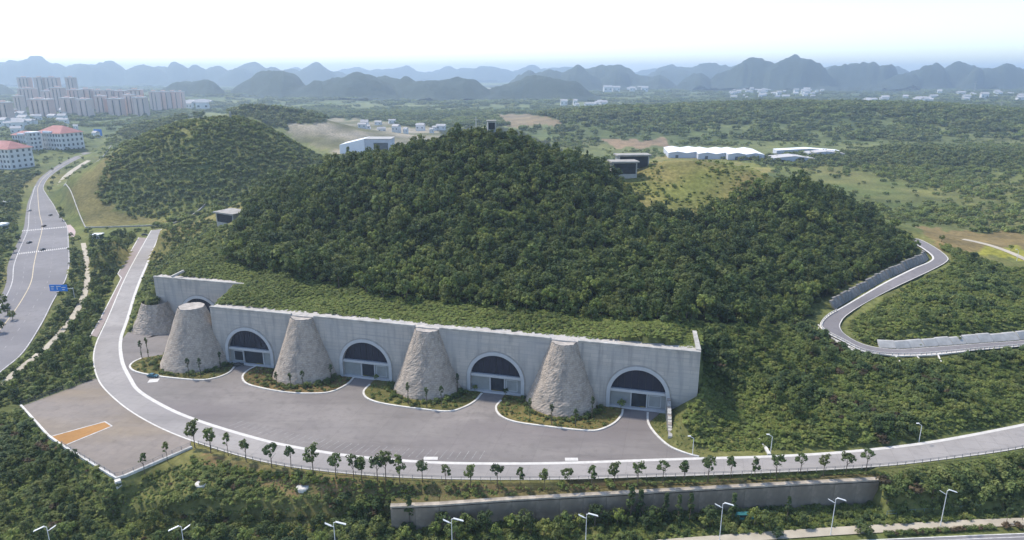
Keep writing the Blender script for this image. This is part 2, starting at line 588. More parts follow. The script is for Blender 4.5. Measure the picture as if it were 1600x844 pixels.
# main road: outer (left / lower) and inner (right / upper) edges
RD_OUT_PX = [(236, 360), (229, 372), (198, 428), (167, 498), (150, 535), (145, 562), (151, 590), (166, 612), (203, 643), (260, 674), (340, 703), (420, 724), (500, 736), (600, 745), (700, 749), (800, 750), (900, 749), (1000, 746), (1100, 743), (1200, 739), (1300, 734), (1400, 727), (1500, 715), (1600, 700), (1750, 668)]
RD_IN_PX = [(254, 358), (250, 370), (219, 442), (201, 499), (191, 530), (193, 563), (206, 591), (222, 612), (271, 640), (326, 661), (400, 683), (456, 696), (550, 711), (675, 721), (800, 723), (900, 721.5), (1000, 718), (1092, 715), (1200, 712), (1317, 705), (1450, 690), (1600, 662), (1740, 632)]
RD_OUT = catmull([G(*p) for p in RD_OUT_PX], 160)
RD_IN = catmull([G(*p) for p in RD_IN_PX], 160)
LOT = [G(33, 635), G(90, 614), G(150, 591), G(166, 612), G(203, 643), G(260, 674), G(298, 689), G(298, 699), G(184, 749), G(97, 697), G(76, 682)]
PLAZA_IN = [G(*p) for p in RD_IN_PX[4:18]]
RIGHT_KERB_PX = [(1092, 714), (1070, 708), (1045, 697), (1024, 678), (1013, 661), (1012, 645)]
PLAZA = [tuple(p) for p in catmull(PLAZA_IN, 60)] + [G(*p) for p in RIGHT_KERB_PX[1:-1]] + [UV2W(188, -1.0), UV2W(188, 0.6), UV2W(0, 0.6), UV2W(-10.5, REAR_V + 0.6), UV2W(-50, REAR_V + 0.6), UV2W(-50, 16), G(262, 521), G(235, 523), G(200, 519)]

layout = [G(216, 371), G(184, 428), G(188, 436), G(160, 492), G(142, 524), G(152, 527), G(167, 497), G(198, 427), G(229, 372)]
# hill road: left/outer and right/inner edges with heights
HR_A = [(1405, 377, 20.5), (1425, 380, 20.5), (1442, 389, 20.3), (1456, 401, 20), (1451, 409, 20), (1425, 420, 19), (1379, 443, 17), (1317, 479, 15), (1291, 494, 14.3), (1281, 507, 14), (1288, 518, 13.7), (1316, 533, 13.2), (1346, 548, 12.7), (1376, 554, 12.4), (1420, 556, 12.1), (1470, 553, 11.8), (1530, 547, 11.4), (1600, 541, 11), (1750, 525, 10.5)]
HR_B = [(1415, 371, 20.5), (1437, 374, 20.5), (1462, 387, 20.3), (1480, 401, 20), (1479, 409, 20), (1456, 422, 19), (1399, 449, 17), (1355, 472, 15), (1324, 492, 14.3), (1314, 504, 14), (1313, 512, 13.7), (1320, 522, 13.2), (1340, 534, 12.7), (1366, 542, 12.4), (1404, 545.5, 12.1), (1460, 542, 11.8), (1540, 536, 11.4), (1600, 531.5, 11), (1750, 515, 10.5)]
def P3(t): x, y = G(*t); return (x, y, t[2])
HRA = catmull([P3(t) for t in HR_A], 120)
HRB = catmull([P3(t) for t in HR_B], 120)
HRC = (HRA + HRB) / 2

CZ = -4.0
CR_R = [(-120, 700), (-60, 640), (0, 583), (37, 551), (67, 504), (84, 470), (102, 440), (109, 415), (108, 385), (105, 352), (92, 335), (84, 320), (73, 304), (68, 292), (78, 276), (104, 258), (134, 243), (164, 230), (186, 219), (205, 208)]
CR_L = [(-260, 700), (-190, 640), (-110, 575), (-60, 530), (-20, 490), (0, 465), (10, 440), (12, 415), (22, 390), (36, 360), (40, 336), (43, 318), (49, 303), (54, 291), (66, 275), (94, 256), (124, 241), (154, 228), (178, 217), (197, 207)]
CRR = catmull([(*G(*p, CZ), CZ) for p in CR_R], 140)
CRL = catmull([(*G(*p, CZ), CZ) for p in CR_L], 140)
CRC = (CRR + CRL) / 2
FP = [(0, 604), (19, 586), (44, 566), (70, 545), (91, 524), (112, 498), (125, 476), (133, 455), (137, 425), (133, 395), (130, 380)]
FPC = catmull([(*G(*p, -3.4), -3.4) for p in FP], 70)

# lower street at the foot of the bank
LZ = -10.0
LOW_Y = 172.0

TOPL = np.array([(*G(px_, py_, z_), z_) for px_, py_, z_ in ((610, 790, -2.0), (680, 787.5, -2.0), (800, 779, -2.0), (1000, 768, -1.8), (1200, 757, -1.6), (1373, 748, -1.5))])
# ------------------------------------------------------------------ terrain
def tps_fit(P, z, lam=0.5):
    n = len(P)
    D = np.linalg.norm(P[:, None] - P[None], axis=2) / 100.0
    K = np.where(D > 0, D * D * np.log(np.maximum(D, 1e-9)), 0) + lam * 0.001 * np.eye(n)
    A = np.zeros((n + 3, n + 3))
    A[:n, :n] = K
    A[:n, n] = 1
    A[:n, n + 1:] = P / 100.0
    A[n:, :n] = A[:n, n:].T
    return np.linalg.solve(A, np.concatenate([z, [0, 0, 0]]))
CP = []
def cw(x, y, z): CP.append((x, y, z))
def cp(px, py, z): x, y = G(px, py, z); CP.append((x, y, z))
def cd(px, py, dist, lower=0): x, y, z = GD(px, py, dist); CP.append((x, y, z - lower))
for x in range(-420, 521, 60):
    cw(x, 60, -11); cw(x, 120, -10.5); cw(x, 165, -10)
for x in range(-100, 260, 40): cw(x, 183 if x < 120 else 190, -3)
for p in CRC[::6]: cw(p[0], p[1], CZ - 0.2)
for p in FPC[::8]: cw(p[0], p[1], -3.6)
for x, y in ((-500, 200), (-520, 300), (-520, 420), (-540, 560), (-600, 700)): cw(x, y, -4)
for p in RD_OUT[5:60:6]: cw(p[0], p[1], 0)
for p in RD_OUT[110::6]: cw(p[0], p[1], 0)
for p in RD_IN[5:40:6]: cw(p[0], p[1], 0)
for p in HRC[::4]: cw(*p)
# roof terrace behind the walls
for u in (0, 40, 80, 120, 160, 195): cw(*UV2W(u, 8), 25); cw(*UV2W(u, 20), 25.6)
for u in (-46, -25, -8): cw(*UV2W(u, REAR_V + 8), 25.5); cw(*UV2W(u, REAR_V + 25), 28)
cw(*UV2W(-60, REAR_V + 4), 19); cw(*UV2W(-68, REAR_V + 30), 12)
# foot of the wood, its face and the ridge
for px, py, z in ((430, 440, 29), (560, 462, 28), (700, 482, 27), (850, 494, 27), (1000, 506, 26)): cp(px, py, z)
for px, py, dist in ((640, 400, 320), (800, 400, 312), (940, 400, 320), (540, 380, 345), (700, 310, 368), (820, 310, 368), (580, 310, 380), (1000, 400, 325)): cd(px, py, dist, 5)
for px, py, dist in ((450, 292, 440), (500, 268, 440), (560, 250, 435), (640, 231, 430), (700, 218, 428), (745, 209, 428), (790, 210, 430), (850, 229, 432), (900, 254, 432), (950, 287, 425)): cd(px, py, dist, 5)
for px, py, dist in ((400, 318, 450), (360, 340, 440), (330, 358, 425), (300, 378, 400), (420, 296, 520)): cd(px, py, dist, 2)
# back of the ridge
for x, y, z in ((-120, 520, 40), (-30, 540, 40), (60, 540, 38), (-120, 600, 8), (0, 620, 6), (100, 620, 10), (200, 620, 6), (-220, 560, 10), (-250, 470, 14), (-250, 430, 10)): cw(x, y, z)
# right shoulder
for px, py, dist in ((978, 274, 468), (1040, 256, 475), (1100, 252, 480), (1170, 262, 475), (1060, 335, 408), (1000, 310, 430), (1120, 300, 440)): cd(px, py, dist, 0.5)
for px, py, dist in ((1270, 299, 450), (1350, 342, 430), (1415, 376, 405), (1180, 340, 400), (1200, 400, 345), (1300, 400, 370), (1240, 450, 318), (1150, 450, 305)): cd(px, py, dist, 4)
for x, y, z in ((320, 470, 8), (260, 480, 22), (200, 520, 30), (330, 420, 12), (400, 400, 6), (420, 480, 4), (350, 560, 2), (250, 580, 8), (470, 300, 6), (470, 600, 2)): cw(x, y, z)
for px, py, z in ((1120, 560, 15), (1105, 600, 8), (1130, 640, 4), (1110, 690, 0.6), (1160, 520, 20), (1200, 560, 14.5), (1230, 620, 8), (1200, 690, 1), (1280, 560, 12.5), (1350, 600, 9), (1400, 640, 5), (1500, 600, 8), (1560, 630, 4), (1400, 500, 17), (1500, 480, 17), (1450, 450, 18.5), (1580, 480, 14), (1540, 430, 13), (1500, 415, 16)): cp(px, py, z)
CP = np.array(CP)
TW = tps_fit(CP[:, :2], CP[:, 2])
def tps_eval(X, Y):
    sh = np.shape(X)
    x = np.ravel(X) / 100.0
    y = np.ravel(Y) / 100.0
    out = np.empty(len(x))
    cx, cy = CP[:, 0] / 100.0, CP[:, 1] / 100.0
    n = len(CP)
    for i in range(0, len(x), 20000):
        d2 = (x[i:i + 20000, None] - cx) ** 2 + (y[i:i + 20000, None] - cy) ** 2
        out[i:i + 20000] = (0.5 * d2 * np.log(np.maximum(d2, 1e-12))) @ TW[:n] + TW[n] + TW[n + 1] * x[i:i + 20000] + TW[n + 2] * y[i:i + 20000]
    return out.reshape(sh)

def gx(px, dist): return (px - 800) / FPX * (dist * cP + CAM_H * sP)
BUMPS = [(-318, 716, 74, 128, 98), (gx(380, 1250), 1250, 52, 230, 130), (gx(1100, 1650), 1660, 27, 480, 260), (gx(1350, 1650), 1700, 24, 450, 260), (gx(1580, 1500), 1560, 18, 400, 240), (gx(940, 1500), 1600, 16, 220, 180), (gx(1500, 950), 1000, 14, 300, 120)]
FLAT = [PLAZA, LOT, layout, [tuple(p) for p in RD_OUT] + [tuple(p) for p in RD_IN[::-1]]]

def near_poly_pts(poly, x0, x1, y0, y1): return True

def ribbon_conform(Z, X, Y, C, halfw, blend, drop=0.25):
    x0, x1 = C[:, 0].min() - 60, C[:, 0].max() + 60
    y0, y1 = C[:, 1].min() - 60, C[:, 1].max() + 60
    msk = (X > x0) & (X < x1) & (Y > y0) & (Y < y1)
    if not msk.any(): return Z
    x, y = X[msk], Y[msk]
    Q = resample(C, 3.0)
    zz = np.empty(len(x)); dd = np.empty(len(x))
    for i in range(0, len(x), 20000):
        d2 = (x[i:i + 20000, None] - Q[:, 0]) ** 2 + (y[i:i + 20000, None] - Q[:, 1]) ** 2
        k = d2.argmin(1)
        dd[i:i + 20000] = np.sqrt(d2[np.arange(len(k)), k])
        zz[i:i + 20000] = Q[k, 2]
    w = 1 - sm(halfw, halfw + blend, dd)
    Z = Z.copy()
    Z[msk] = Z[msk] * (1 - w) + (zz - drop) * w
    return Z

def terr(X, Y):
    X = np.asarray(X, float); Y = np.asarray(Y, float)
    far = sm(0, 1, np.maximum((np.abs(X - 20) - 380) / 160.0, (Y - 520) / 130.0))
    base = fbm(X, Y, 260, 3) * 7 * sm(600, 1100, Y) + fbm(X + 900, Y, 900, 2) * 22 * sm(1200, 2600, Y)
    base = base - 4 * sm(-250, -420, X) * (1 - sm(900, 1500, Y))
    base = base - 10 * (1 - sm(100, 260, Y))
    for bx, by, h, sx, sy in BUMPS:
        r2 = ((X - bx) / sx) ** 2 + ((Y - by) / sy) ** 2
        base = base + h * np.exp(-r2 ** 1.12) * (1 + 0.16 * fbm(X + by, Y, 90, 2))
    nearz = np.zeros_like(X)
    m = far < 1
    if m.any():
        nearz[m] = tps_eval(X[m], Y[m])
    Z = nearz * (1 - far) + base * far
    Z = np.maximum(Z, -12)
    u, v = W2UV(X, Y)
    # recess before the rear wall and the ground before the front wall stay level; the terraces keep their height
    front = (u > -1 - np.clip(v, 0, 32) * .35) & (u < WLEN + 0.5) & (v > 4.5) & ((v < 26) | ((u < 10) & (v < 34)))
    Z = np.where(front, np.maximum(Z, 24.55), Z)
    rear = (u > REAR_U0 + 1.5) & (u < REAR_U1) & (v > REAR_V + 4.5) & (v < REAR_V + 20)
    Z = np.where(rear, np.maximum(Z, 24.55), Z)
    # flat made ground
    for poly, bl in zip(FLAT, (9, 5, 5, 7)):
        p = np.asarray(poly)[:, :2]
        msk = (X > p[:, 0].min() - 20) & (X < p[:, 0].max() + 20) & (Y > p[:, 1].min() - 20) & (Y < p[:, 1].max() + 20)
        if not msk.any(): continue
        x, y, z = X[msk], Y[msk], Z[msk]
        ins = inside(p, x, y)
        dd = np.where(ins, 0, polydist(p, x, y))
        uu, vv = u[msk], v[msk]
        hold = ((uu > -1 - np.clip(vv, 0, 32) * .35) & (uu < WLEN + 0.5) & (vv > 4.5)) | ((uu > REAR_U0 + 1.5) & (uu < REAR_U1) & (vv > REAR_V + 4.5))
        w = np.where(hold, 0, 1 - sm(0.8, bl, dd))
        Z[msk] = z * (1 - w) + (-0.12) * w
    infront = (u > -12) & (u < WLEN - 9.5) & (v <= 4.5) & (v > -14)
    Z = np.where(infront, -0.12, Z)
    Z = np.where((u >= WLEN - 9.5) & (u < WLEN + 4) & (v < 4.5) & (v > -16), np.minimum(Z, 1.2 + .75 * (u - WLEN + 9.5) + .0 * v), Z)
    Z = ribbon_conform(Z, X, Y, HRC, 9.0, 9, 0.9)
    Z = ribbon_conform(Z, X, Y, CRC, 14.0, 16)
    Z = ribbon_conform(Z, X, Y, FPC, 2.5, 5)
    # lower street, level, with the bank wall holding the slope above it
    lowy = LOW_Y + np.clip((X - 80) * .07, 0, 14)
    w = (1 - sm(lowy + 5, lowy + 8, Y)) * (1 - sm(420, 520, np.abs(X)))
    Z = Z * (1 - w) + (LZ - 0.15) * w
    yw = np.interp(X, TOPL[:, 0], TOPL[:, 1]); zw = np.interp(X, TOPL[:, 0], TOPL[:, 2])
    inx = (X > TOPL[0, 0]) & (X < TOPL[-1, 0])
    Z = np.where(inx & (Y < yw + 2.3) & (Y > yw - 14), LZ - 0.15, Z)
    Z = np.where(inx & (Y >= yw + 2.3) & (Y < yw + 5), np.minimum(np.maximum(Z, zw - 0.3), zw + 0.5), Z)
    rough = np.clip((Z - 1.0) / 3.0, 0, 1) * (1 - far) * (1 - ((u > -60) & (u < WLEN) & (v > 0) & (v < 12)))
    dr = np.minimum(1, np.abs(Z) * 0 + 1)
    return Z + rough * fbm(X, Y, 14, 2) * 0.7
def tz(x, y): return float(terr(np.array([x]), np.array([y]))[0])

# ------------------------------------------------------------------ land cover (photograph pixel outlines of the kinds of ground)
def warp(px, py, amt=6):
    return px + amt * 2 * vnoise(px * 3.1, py * 3.1, 30), py + amt * 2 * vnoise(py * 2.7 + 99, px * 2.7, 30)
Z_FOREST = [(352, 400), (385, 330), (400, 305), (450, 280), (560, 238), (700, 200), (780, 197), (850, 218), (955, 283), (1005, 330), (1078, 352), (1140, 318), (1190, 303), (1230, 297), (1275, 300), (1350, 336), (1428, 375), (1432, 395), (1385, 418), (1300, 458), (1262, 488), (1250, 512), (1100, 508), (900, 494), (640, 470), (470, 438), (400, 425)]
Z_KNOLL = [(962, 275), (985, 250), (1100, 243), (1210, 262), (1195, 285), (1185, 305), (1140, 320), (1078, 352), (1005, 330)]
Z_SITE = [(440, 196), (560, 186), (690, 200), (680, 232), (600, 262), (520, 240), (470, 222)]
Z_RED = [(765, 181), (800, 176), (870, 184), (880, 198), (800, 200)]
Z_BARE = [(940, 219), (1040, 217), (1050, 229), (960, 231)]
Z_FIELD = [(1532, 386), (1600, 387), (1640, 400), (1640, 418), (1570, 404), (1532, 398)]
Z_DIRT = [(1430, 355), (1480, 360), (1600, 366), (1640, 372), (1640, 388), (1532, 385), (1520, 400), (1470, 392), (1450, 372)]
Z_LAWN2 = [(105, 300), (140, 265), (185, 235), (200, 260), (160, 300), (180, 330), (260, 345), (260, 352), (135, 350)]
Z_BANKSOIL = [(300, 745), (420, 765), (560, 780), (700, 795), (1000, 775), (1372, 755), (1372, 745), (1100, 750), (800, 757), (600, 752), (450, 735), (320, 712)]

GRASS = np.array((0.100, 0.128, 0.045)); GRASS2 = np.array((0.15, 0.155, 0.06)); DRY = np.array((0.185, 0.155, 0.068))
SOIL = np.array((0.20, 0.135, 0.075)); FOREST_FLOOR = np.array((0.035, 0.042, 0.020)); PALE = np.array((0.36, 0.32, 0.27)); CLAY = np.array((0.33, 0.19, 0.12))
FIELD = np.array((0.26, 0.25, 0.05)); PINKD = np.array((0.21, 0.17, 0.12))
def cover(X, Y, Z):
    px, py = PX(X, np.maximum(Y, 20), Z)
    px = np.nan_to_num(px); py = np.nan_to_num(py)
    wx, wy = warp(px, py, 5)
    n1 = fbm(X, Y, 40, 3); n2 = fbm(X + 500, Y - 200, 130, 3)
    t = np.clip(0.5 + 1.1 * n1, 0, 1)[..., None]
    C = GRASS * (1 - t) + GRASS2 * t
    t = np.clip(n2 * 2.2 - 0.1, 0, 1)[..., None] * 0.7
    C = C * (1 - t) + DRY * t
    far = sm(700, 1600, Y)[..., None]
    t = np.clip(0.45 + 1.6 * fbm(X, Y, 220, 3), 0, 1)[..., None]
    CF = np.array((0.090, 0.120, 0.055)) * (1 - t) + np.array((0.175, 0.195, 0.090)) * t
    C = C * (1 - far) + CF * far
    def put(poly, col, a=1.0):
        nonlocal C
        m = inside(poly, wx, wy)
        C = np.where(m[..., None], C * (1 - a) + col * a, C)
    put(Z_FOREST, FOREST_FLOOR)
    kn = np.clip(0.5 + 1.5 * n1, 0, 1)[..., None]
    put(Z_KNOLL, (np.array((0.17, 0.18, 0.058)) * (1 - kn) + np.array((0.25, 0.205, 0.09)) * kn))
    s = np.clip(0.5 + 1.6 * fbm(X, Y, 70, 3), 0, 1)[..., None]
    put(Z_SITE, np.array((0.13, 0.13, 0.075)) * (1 - s) + PALE * .85 * s)
    put(Z_RED, PINKD)
    put(Z_BARE, np.array((0.26, 0.19, 0.13)))
    put(Z_DIRT, SOIL * 0.4 + DRY * 0.6)
    put(Z_FIELD, FIELD)
    put(Z_LAWN2, np.array((0.155, 0.14, 0.062)))
    b = np.clip(0.2 + 1.8 * fbm(X, Y, 12, 3), 0, 1)[..., None]
    put(Z_BANKSOIL, (np.array((0.135, 0.115, 0.055)) * (1 - b) + SOIL * b))
    return C

def axis(a, b, segs):
    out = [a]
    for lim, st in segs:
        while out[-1] < lim - 1e-6:
            out.append(out[-1] + st)
    return np.array(out)
def grow(start, end, st, g):
    out = []
    x = start
    while x < end:
        st *= g
        x += st
        out.append(x)
    return np.array(out)
xs = np.arange(-214, 112, 2.0)
xl = np.arange(xs[0] - 4, -460, -4.0); xr = np.arange(xs[-1] + 3.0, 440, 3.0)
xs = np.concatenate([-grow(-xl[-1], 16500, 5, 1.09)[::-1], xl[::-1], xs, xr, grow(xr[-1], 16500, 4, 1.09)])
ys = np.arange(160, 345, 2.0)
yu = np.arange(ys[-1] + 3.5, 760, 3.5)
ys = np.concatenate([[-900, -400, -100, 20, 60, 90, 120, 140, 152], ys, yu, grow(yu[-1], 19000, 4, 1.028)])
GX, GY = np.meshgrid(xs, ys)
GZ = terr(GX, GY)
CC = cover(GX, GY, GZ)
nx, ny = len(xs), len(ys)
me = bpy.data.meshes.new('ground')
me.vertices.add(nx * ny)
me.vertices.foreach_set('co', np.column_stack([GX.ravel(), GY.ravel(), GZ.ravel()]).astype(np.float32).ravel())
idx = np.arange(nx * ny).reshape(ny, nx)
quads = np.stack([idx[:-1, :-1], idx[:-1, 1:], idx[1:, 1:], idx[1:, :-1]], -1).reshape(-1, 4)
me.loops.add(quads.size)
me.loops.foreach_set('vertex_index', quads.ravel().astype(np.int32))
me.polygons.add(len(quads))
me.polygons.foreach_set('loop_start', (np.arange(len(quads)) * 4).astype(np.int32))
me.polygons.foreach_set('loop_total', np.full(len(quads), 4, np.int32))
me.update(calc_edges=True)
me.shade_smooth()
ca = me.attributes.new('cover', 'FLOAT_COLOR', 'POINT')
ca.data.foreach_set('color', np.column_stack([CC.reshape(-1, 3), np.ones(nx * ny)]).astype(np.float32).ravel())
m, nt, b = new_mat('ground_cover')
at = nd(nt, 'ShaderNodeAttribute', attribute_name='cover')
n1 = noise(nt, 0.35, 6, rough=0.65)
n2 = noise(nt, 0.035, 6, rough=0.6)
n3 = noise(nt, 0.006, 6, rough=0.65)
c = mixc(nt, ramp(nt, n1, 0.3, 0.7), (0.55, 0.58, 0.55), (1.35, 1.32, 1.3))
c2 = mixc(nt, ramp(nt, n2, 0.3, 0.7), (0.7, 0.72, 0.72), (1.3, 1.25, 1.15))
c3 = mixc(nt, ramp(nt, n3, 0.3, 0.7), (0.75, 0.78, 0.8), (1.25, 1.2, 1.1))
c = mixc(nt, 1.0, at.outputs['Color'], c, 'MULTIPLY')
c = mixc(nt, 1.0, c, c2, 'MULTIPLY')
c = mixc(nt, 1.0, c, c3, 'MULTIPLY')
nt.links.new(c, b.inputs['Base Color'])
b.inputs['Roughness'].default_value = 0.95
b.inputs['Specular IOR Level'].default_value = 0.1
bump(nt, b, n1, 0.6, 0.5)
me.materials.append(m)
ground = link('ground', me)
tag(ground, kind='structure')

# ------------------------------------------------------------------ sheets and ribbons
def sheet(name, poly, z, mat, kind='structure', parent=None):
    tris = tessellate_polygon([[Vector((p[0], p[1], 0)) for p in poly]])
    fs = []
    for a, b_, c_ in tris:
        ar = (poly[b_][0] - poly[a][0]) * (poly[c_][1] - poly[a][1]) - (poly[c_][0] - poly[a][0]) * (poly[b_][1] - poly[a][1])
        fs.append((a, b_, c_) if ar > 0 else (a, c_, b_))
    mb = MB().add([(p[0], p[1], z) for p in poly], fs)
    o = mb.build(name, mat, parent)
    if kind and parent is None: tag(o, kind=kind)
    return o
def strip(name, A, B, mat, dz=0.0, kind='structure', parent=None):
    A = np.asarray(A, float); B = np.asarray(B, float)
    if A.shape[1] == 2:
        A = np.column_stack([A, np.zeros(len(A))]); B = np.column_stack([B, np.zeros(len(B))])
    n = len(A)
    vs = [(p[0], p[1], p[2] + dz) for p in A] + [(p[0], p[1], p[2] + dz) for p in B]
    fs = []
    for i in range(n - 1):
        f = (i, n + i, n + i + 1, i + 1)
        ax, ay = A[i][:2]; bx, by = B[i][:2]; cx, cy = B[i + 1][:2]
        ar = (bx - ax) * (cy - ay) - (cx - ax) * (by - ay)
        fs.append(f if ar > 0 else f[::-1])
    o = MB().add(vs, fs).build(name, mat, parent)
    if kind and parent is None: tag(o, kind=kind)
    return o
def lerp(A, B, t): return np.asarray(A) * (1 - t) + np.asarray(B) * t
def offset(line, dist):
    L = np.asarray(line, float)
    T = np.gradient(L[:, :2], axis=0)
    T /= np.linalg.norm(T, axis=1)[:, None]
    N = np.column_stack([-T[:, 1], T[:, 0]])
    O = L.copy()
    O[:, :2] += N * dist
    return O
def kerb_mesh(line, w, h, closed=False):
    """a raised kerb along a line (x, y, z)"""
    L = np.asarray(line, float)
    if L.shape[1] == 2: L = np.column_stack([L, np.zeros(len(L))])
    a = offset(L, w / 2); b_ = offset(L, -w / 2)
    n = len(L)
    vs = [(p[0], p[1], p[2] - 0.15) for p in a] + [(p[0], p[1], p[2] + h) for p in a] + [(p[0], p[1], p[2] + h) for p in b_] + [(p[0], p[1], p[2] - 0.15) for p in b_]
    fs = []
    for i in range(n - 1):
        for k in range(3):
            fs.append((k * n + i, k * n + i + 1, (k + 1) * n + i + 1, (k + 1) * n + i))
    fs += [(0, n, 2 * n, 3 * n), (3 * n + n - 1, 2 * n + n - 1, n + n - 1, n - 1)]
    return MB().add(vs, fs)

sheet('forecourt', PLAZA, 0.02, M['plaza'])
strip('access_road', RD_OUT, RD_IN, M['road'], 0.03)
sheet('paved_lot', LOT, 0.025, M['lot'])
sheet('orange_bay', [G(80, 682), G(164, 659), G(175, 666), G(99, 697)], 0.045, M['orange'])
sheet('layby', layout, 0.028, M['layby'])

# white band and lines
w1 = offset(RD_IN, 0.0); w2 = lerp(RD_IN, RD_OUT, 0.0)
RI = resample(RD_IN, 2.0)
side = 1.0 if np.dot(offset(RI, 1.0)[20, :2] - RI[20, :2], RD_OUT[20] - RD_IN[20]) > 0 else -1.0
cut = int(len(RI) * 0.0)
kk = RI[(PX(RI[:, 0], RI[:, 1], 0 * RI[:, 0])[0] < 1110) | (RI[:, 1] > 240)]
strip('white_edge_band', offset(RI, -side * 0.1), offset(RI, side * 1.3), M['white'], 0.045)
RO = resample(RD_OUT, 2.0)
side2 = -1.0 if np.dot(offset(RO, 1.0)[20, :2] - RO[20, :2], RD_IN[20] - RD_OUT[20]) < 0 else 1.0
strip('white_edge_line', RO, offset(RO, side2 * 0.55), M['kerb'], 0.048)
def line_strip(name, pts, w, mat, z, zz=0.0):
    p = np.array([(*G(*q, zz), zz) for q in pts]) if len(pts[0]) == 2 else np.asarray(pts, float)
    p = resample(p, 2.0)
    return strip(name, offset(p, w / 2), offset(p, -w / 2), mat, z)
line_strip('layby_edge_line', [(217, 371), (184, 428)], 0.5, M['kerb'], 0.05)
line_strip('layby_edge_line', [(184, 428), (190, 434), (160, 492), (140, 527)], 0.5, M['kerb'], 0.053)
ob = [G(80, 682), G(164, 659), G(175, 666), G(99, 697)]
line_strip('orange_bay_line', [(80, 682), (164, 659)], 0.5, M['worn'], 0.05)
line_strip('orange_bay_line', [(164, 659), (175, 666)], 0.5, M['worn'], 0.053)
line_strip('orange_bay_line', [(175, 666), (99, 697)], 0.5, M['worn'], 0.056)

# parking bays along the forecourt edge: slanted lines in one painted marking
mb = MB()
RIu = resample(catmull([G(*p) for p in RD_IN_PX[8:16]], 100), 2.6)
for i in range(8, len(RIu) - 1):
    p = RIu[i]
    pxl = PX(p[0], p[1], 0)[0]
    if not (350 < pxl < 750): continue
    t = (RIu[i + 1] - RIu[i - 1]); t /= np.linalg.norm(t)
    nrm = np.array((-t[1], t[0])); nrm = nrm if nrm[1] > 0 else -nrm
    a = p + nrm * 1.6; c_ = p + nrm * 7.0 + t * 1.5
    wv = t * 0.1
    mb.add([(*(a - wv), 0.034), (*(a + wv), 0.034), (*(c_ + wv), 0.034), (*(c_ - wv), 0.034)], [(0, 1, 2, 3)])
tag(mb.build('parking_bay_markings', M['faint']), kind='structure')
mb = MB()
for q in ((673, 716.5, 11), (893, 718, 10)):
    x, y = G(q[0], q[1]); w = q[2] * 0.21
    mb.obox((x, y, 0.06), (w, 0.9, 0.03), 0)
tag(mb.build('white_paving_patch', M['white']), kind='structure')
x, y = G(240, 595); tag(MB().obox((x, y, 0.05), (1.9, 1.6, 0.02), 0.2).build('white_paving_patch', M['white']), kind='structure')

# city road with its lines, footpath and apron
strip('city_road', CRL, CRR, M['city_road'], 0.02)
strip('city_footpath', offset(FPC, 1.6), offset(FPC, -1.6), M['path'], 0.05)
sheet('gate_apron', [G(104, 352, -3.9), G(118, 350, -3.9), G(150, 356, -3.7), G(152, 372, -3.7), G(128, 386, -3.7), G(116, 378, -3.9), G(108, 366, -3.9)], -3.86, M['apron'])
for t, mt, w in ((0.42, 'yellow', 0.45), (0.985, 'worn', 0.4)):
    L = lerp(CRL, CRR, t)
    strip('lane_line', offset(L, w / 2), offset(L, -w / 2), M[mt], 0.045)
mb = MB()
for t in (0.27, 0.70):
    L = resample(lerp(CRL, CRR, t), 1.0)
    for i in range(0, len(L) - 6, 13):
        a = offset(L[i:i + 6], 0.16); c_ = offset(L[i:i + 6], -0.16)
        n = len(a)
        mb.add([(p[0], p[1], p[2] + 0.046) for p in a] + [(p[0], p[1], p[2] + 0.046) for p in c_], [(k, n + k, n + k + 1, k + 1) for k in range(n - 1)])
tag(mb.build('lane_dashes', M['faint']), kind='structure')
for (a, b_) in (((34, 361), (106, 354.5)), ((26, 397), (106, 387.5))):
    A = np.array(G(*a, CZ)); B = np.array(G(*b_, CZ))
    L = np.linalg.norm(B - A); t = (B - A) / L
    mb = MB()
    n = int(L / 1.2)
    for i in range(n):
        c_ = A + t * (i + 0.5) * L / n
        mb.obox((c_[0], c_[1], CZ + 0.05), (0.32, 2.4, 0.012), math.atan2(t[1], t[0]))
    tag(mb.build('zebra_crossing', M['white']), kind='structure')

MEDA = resample(lerp(CRL, CRR, 0.10)[20:80], 3.0)
strip('side_road_kerb', offset(MEDA, .25), offset(MEDA, -.25), M['worn'], 0.06)
# pale pavement beside the upper city road
UPW = [(128, 352), (112, 330), (104, 312), (96, 298), (97, 284), (112, 268), (140, 250), (166, 236), (186, 226)]
UPC = catmull([(*G(*p, -3.7), -3.7) for p in UPW], 60)
strip('city_footpath', offset(UPC, 3.4), offset(UPC, -3.4), M['path'], 0.03)

# hill road
strip('hill_road', HRA, HRB, M['hill_road'], 0.0)
strip('hill_road_edge', HRA, lerp(HRA, HRB, 0.13), M['kerb'], 0.03)
strip('hill_road_edge', HRB, lerp(HRB, HRA, 0.05), M['kerb'], 0.033)

# lower street, verge pavement
def lowz(px, py): return G(px, py, LZ)
sheet('street', [(-420, 60), (420, 60), (420, 179.8), (190, 173.8), (137, 170.8), (100, 168.4), (70, 165.4), (30, 161.0), (-45, 157.3), (-130, 154.3), (-420, 151.8)], LZ + 0.02, M['city_road'])
PAVA = np.array([(-420, 155, LZ), (-130, 157.5, LZ), (-45, 160.5, LZ), (30, 164, LZ), (70, 168.5, LZ), (100, 171.5, LZ), (135, 174.4, LZ), (190, 177.6, LZ), (420, 184, LZ)])
PAVA = resample(PAVA, 6.0)
PAVB = PAVA + np.array((0, 3.6, 0))
strip('street_pavement', PAVA, PAVB, M['path'], 0.12)
SE = resample(np.array([(-420, 152.0, LZ), (-130, 154.5, LZ), (-45, 157.5, LZ), (30, 161.2, LZ), (70, 165.6, LZ), (100, 168.6, LZ), (137, 171.0, LZ), (190, 174.0, LZ), (420, 180, LZ)]), 6.0)
kerb_mesh(SE, 0.35, 0.14).build('street_kerb', M['kerb'])['kind'] = 'structure'
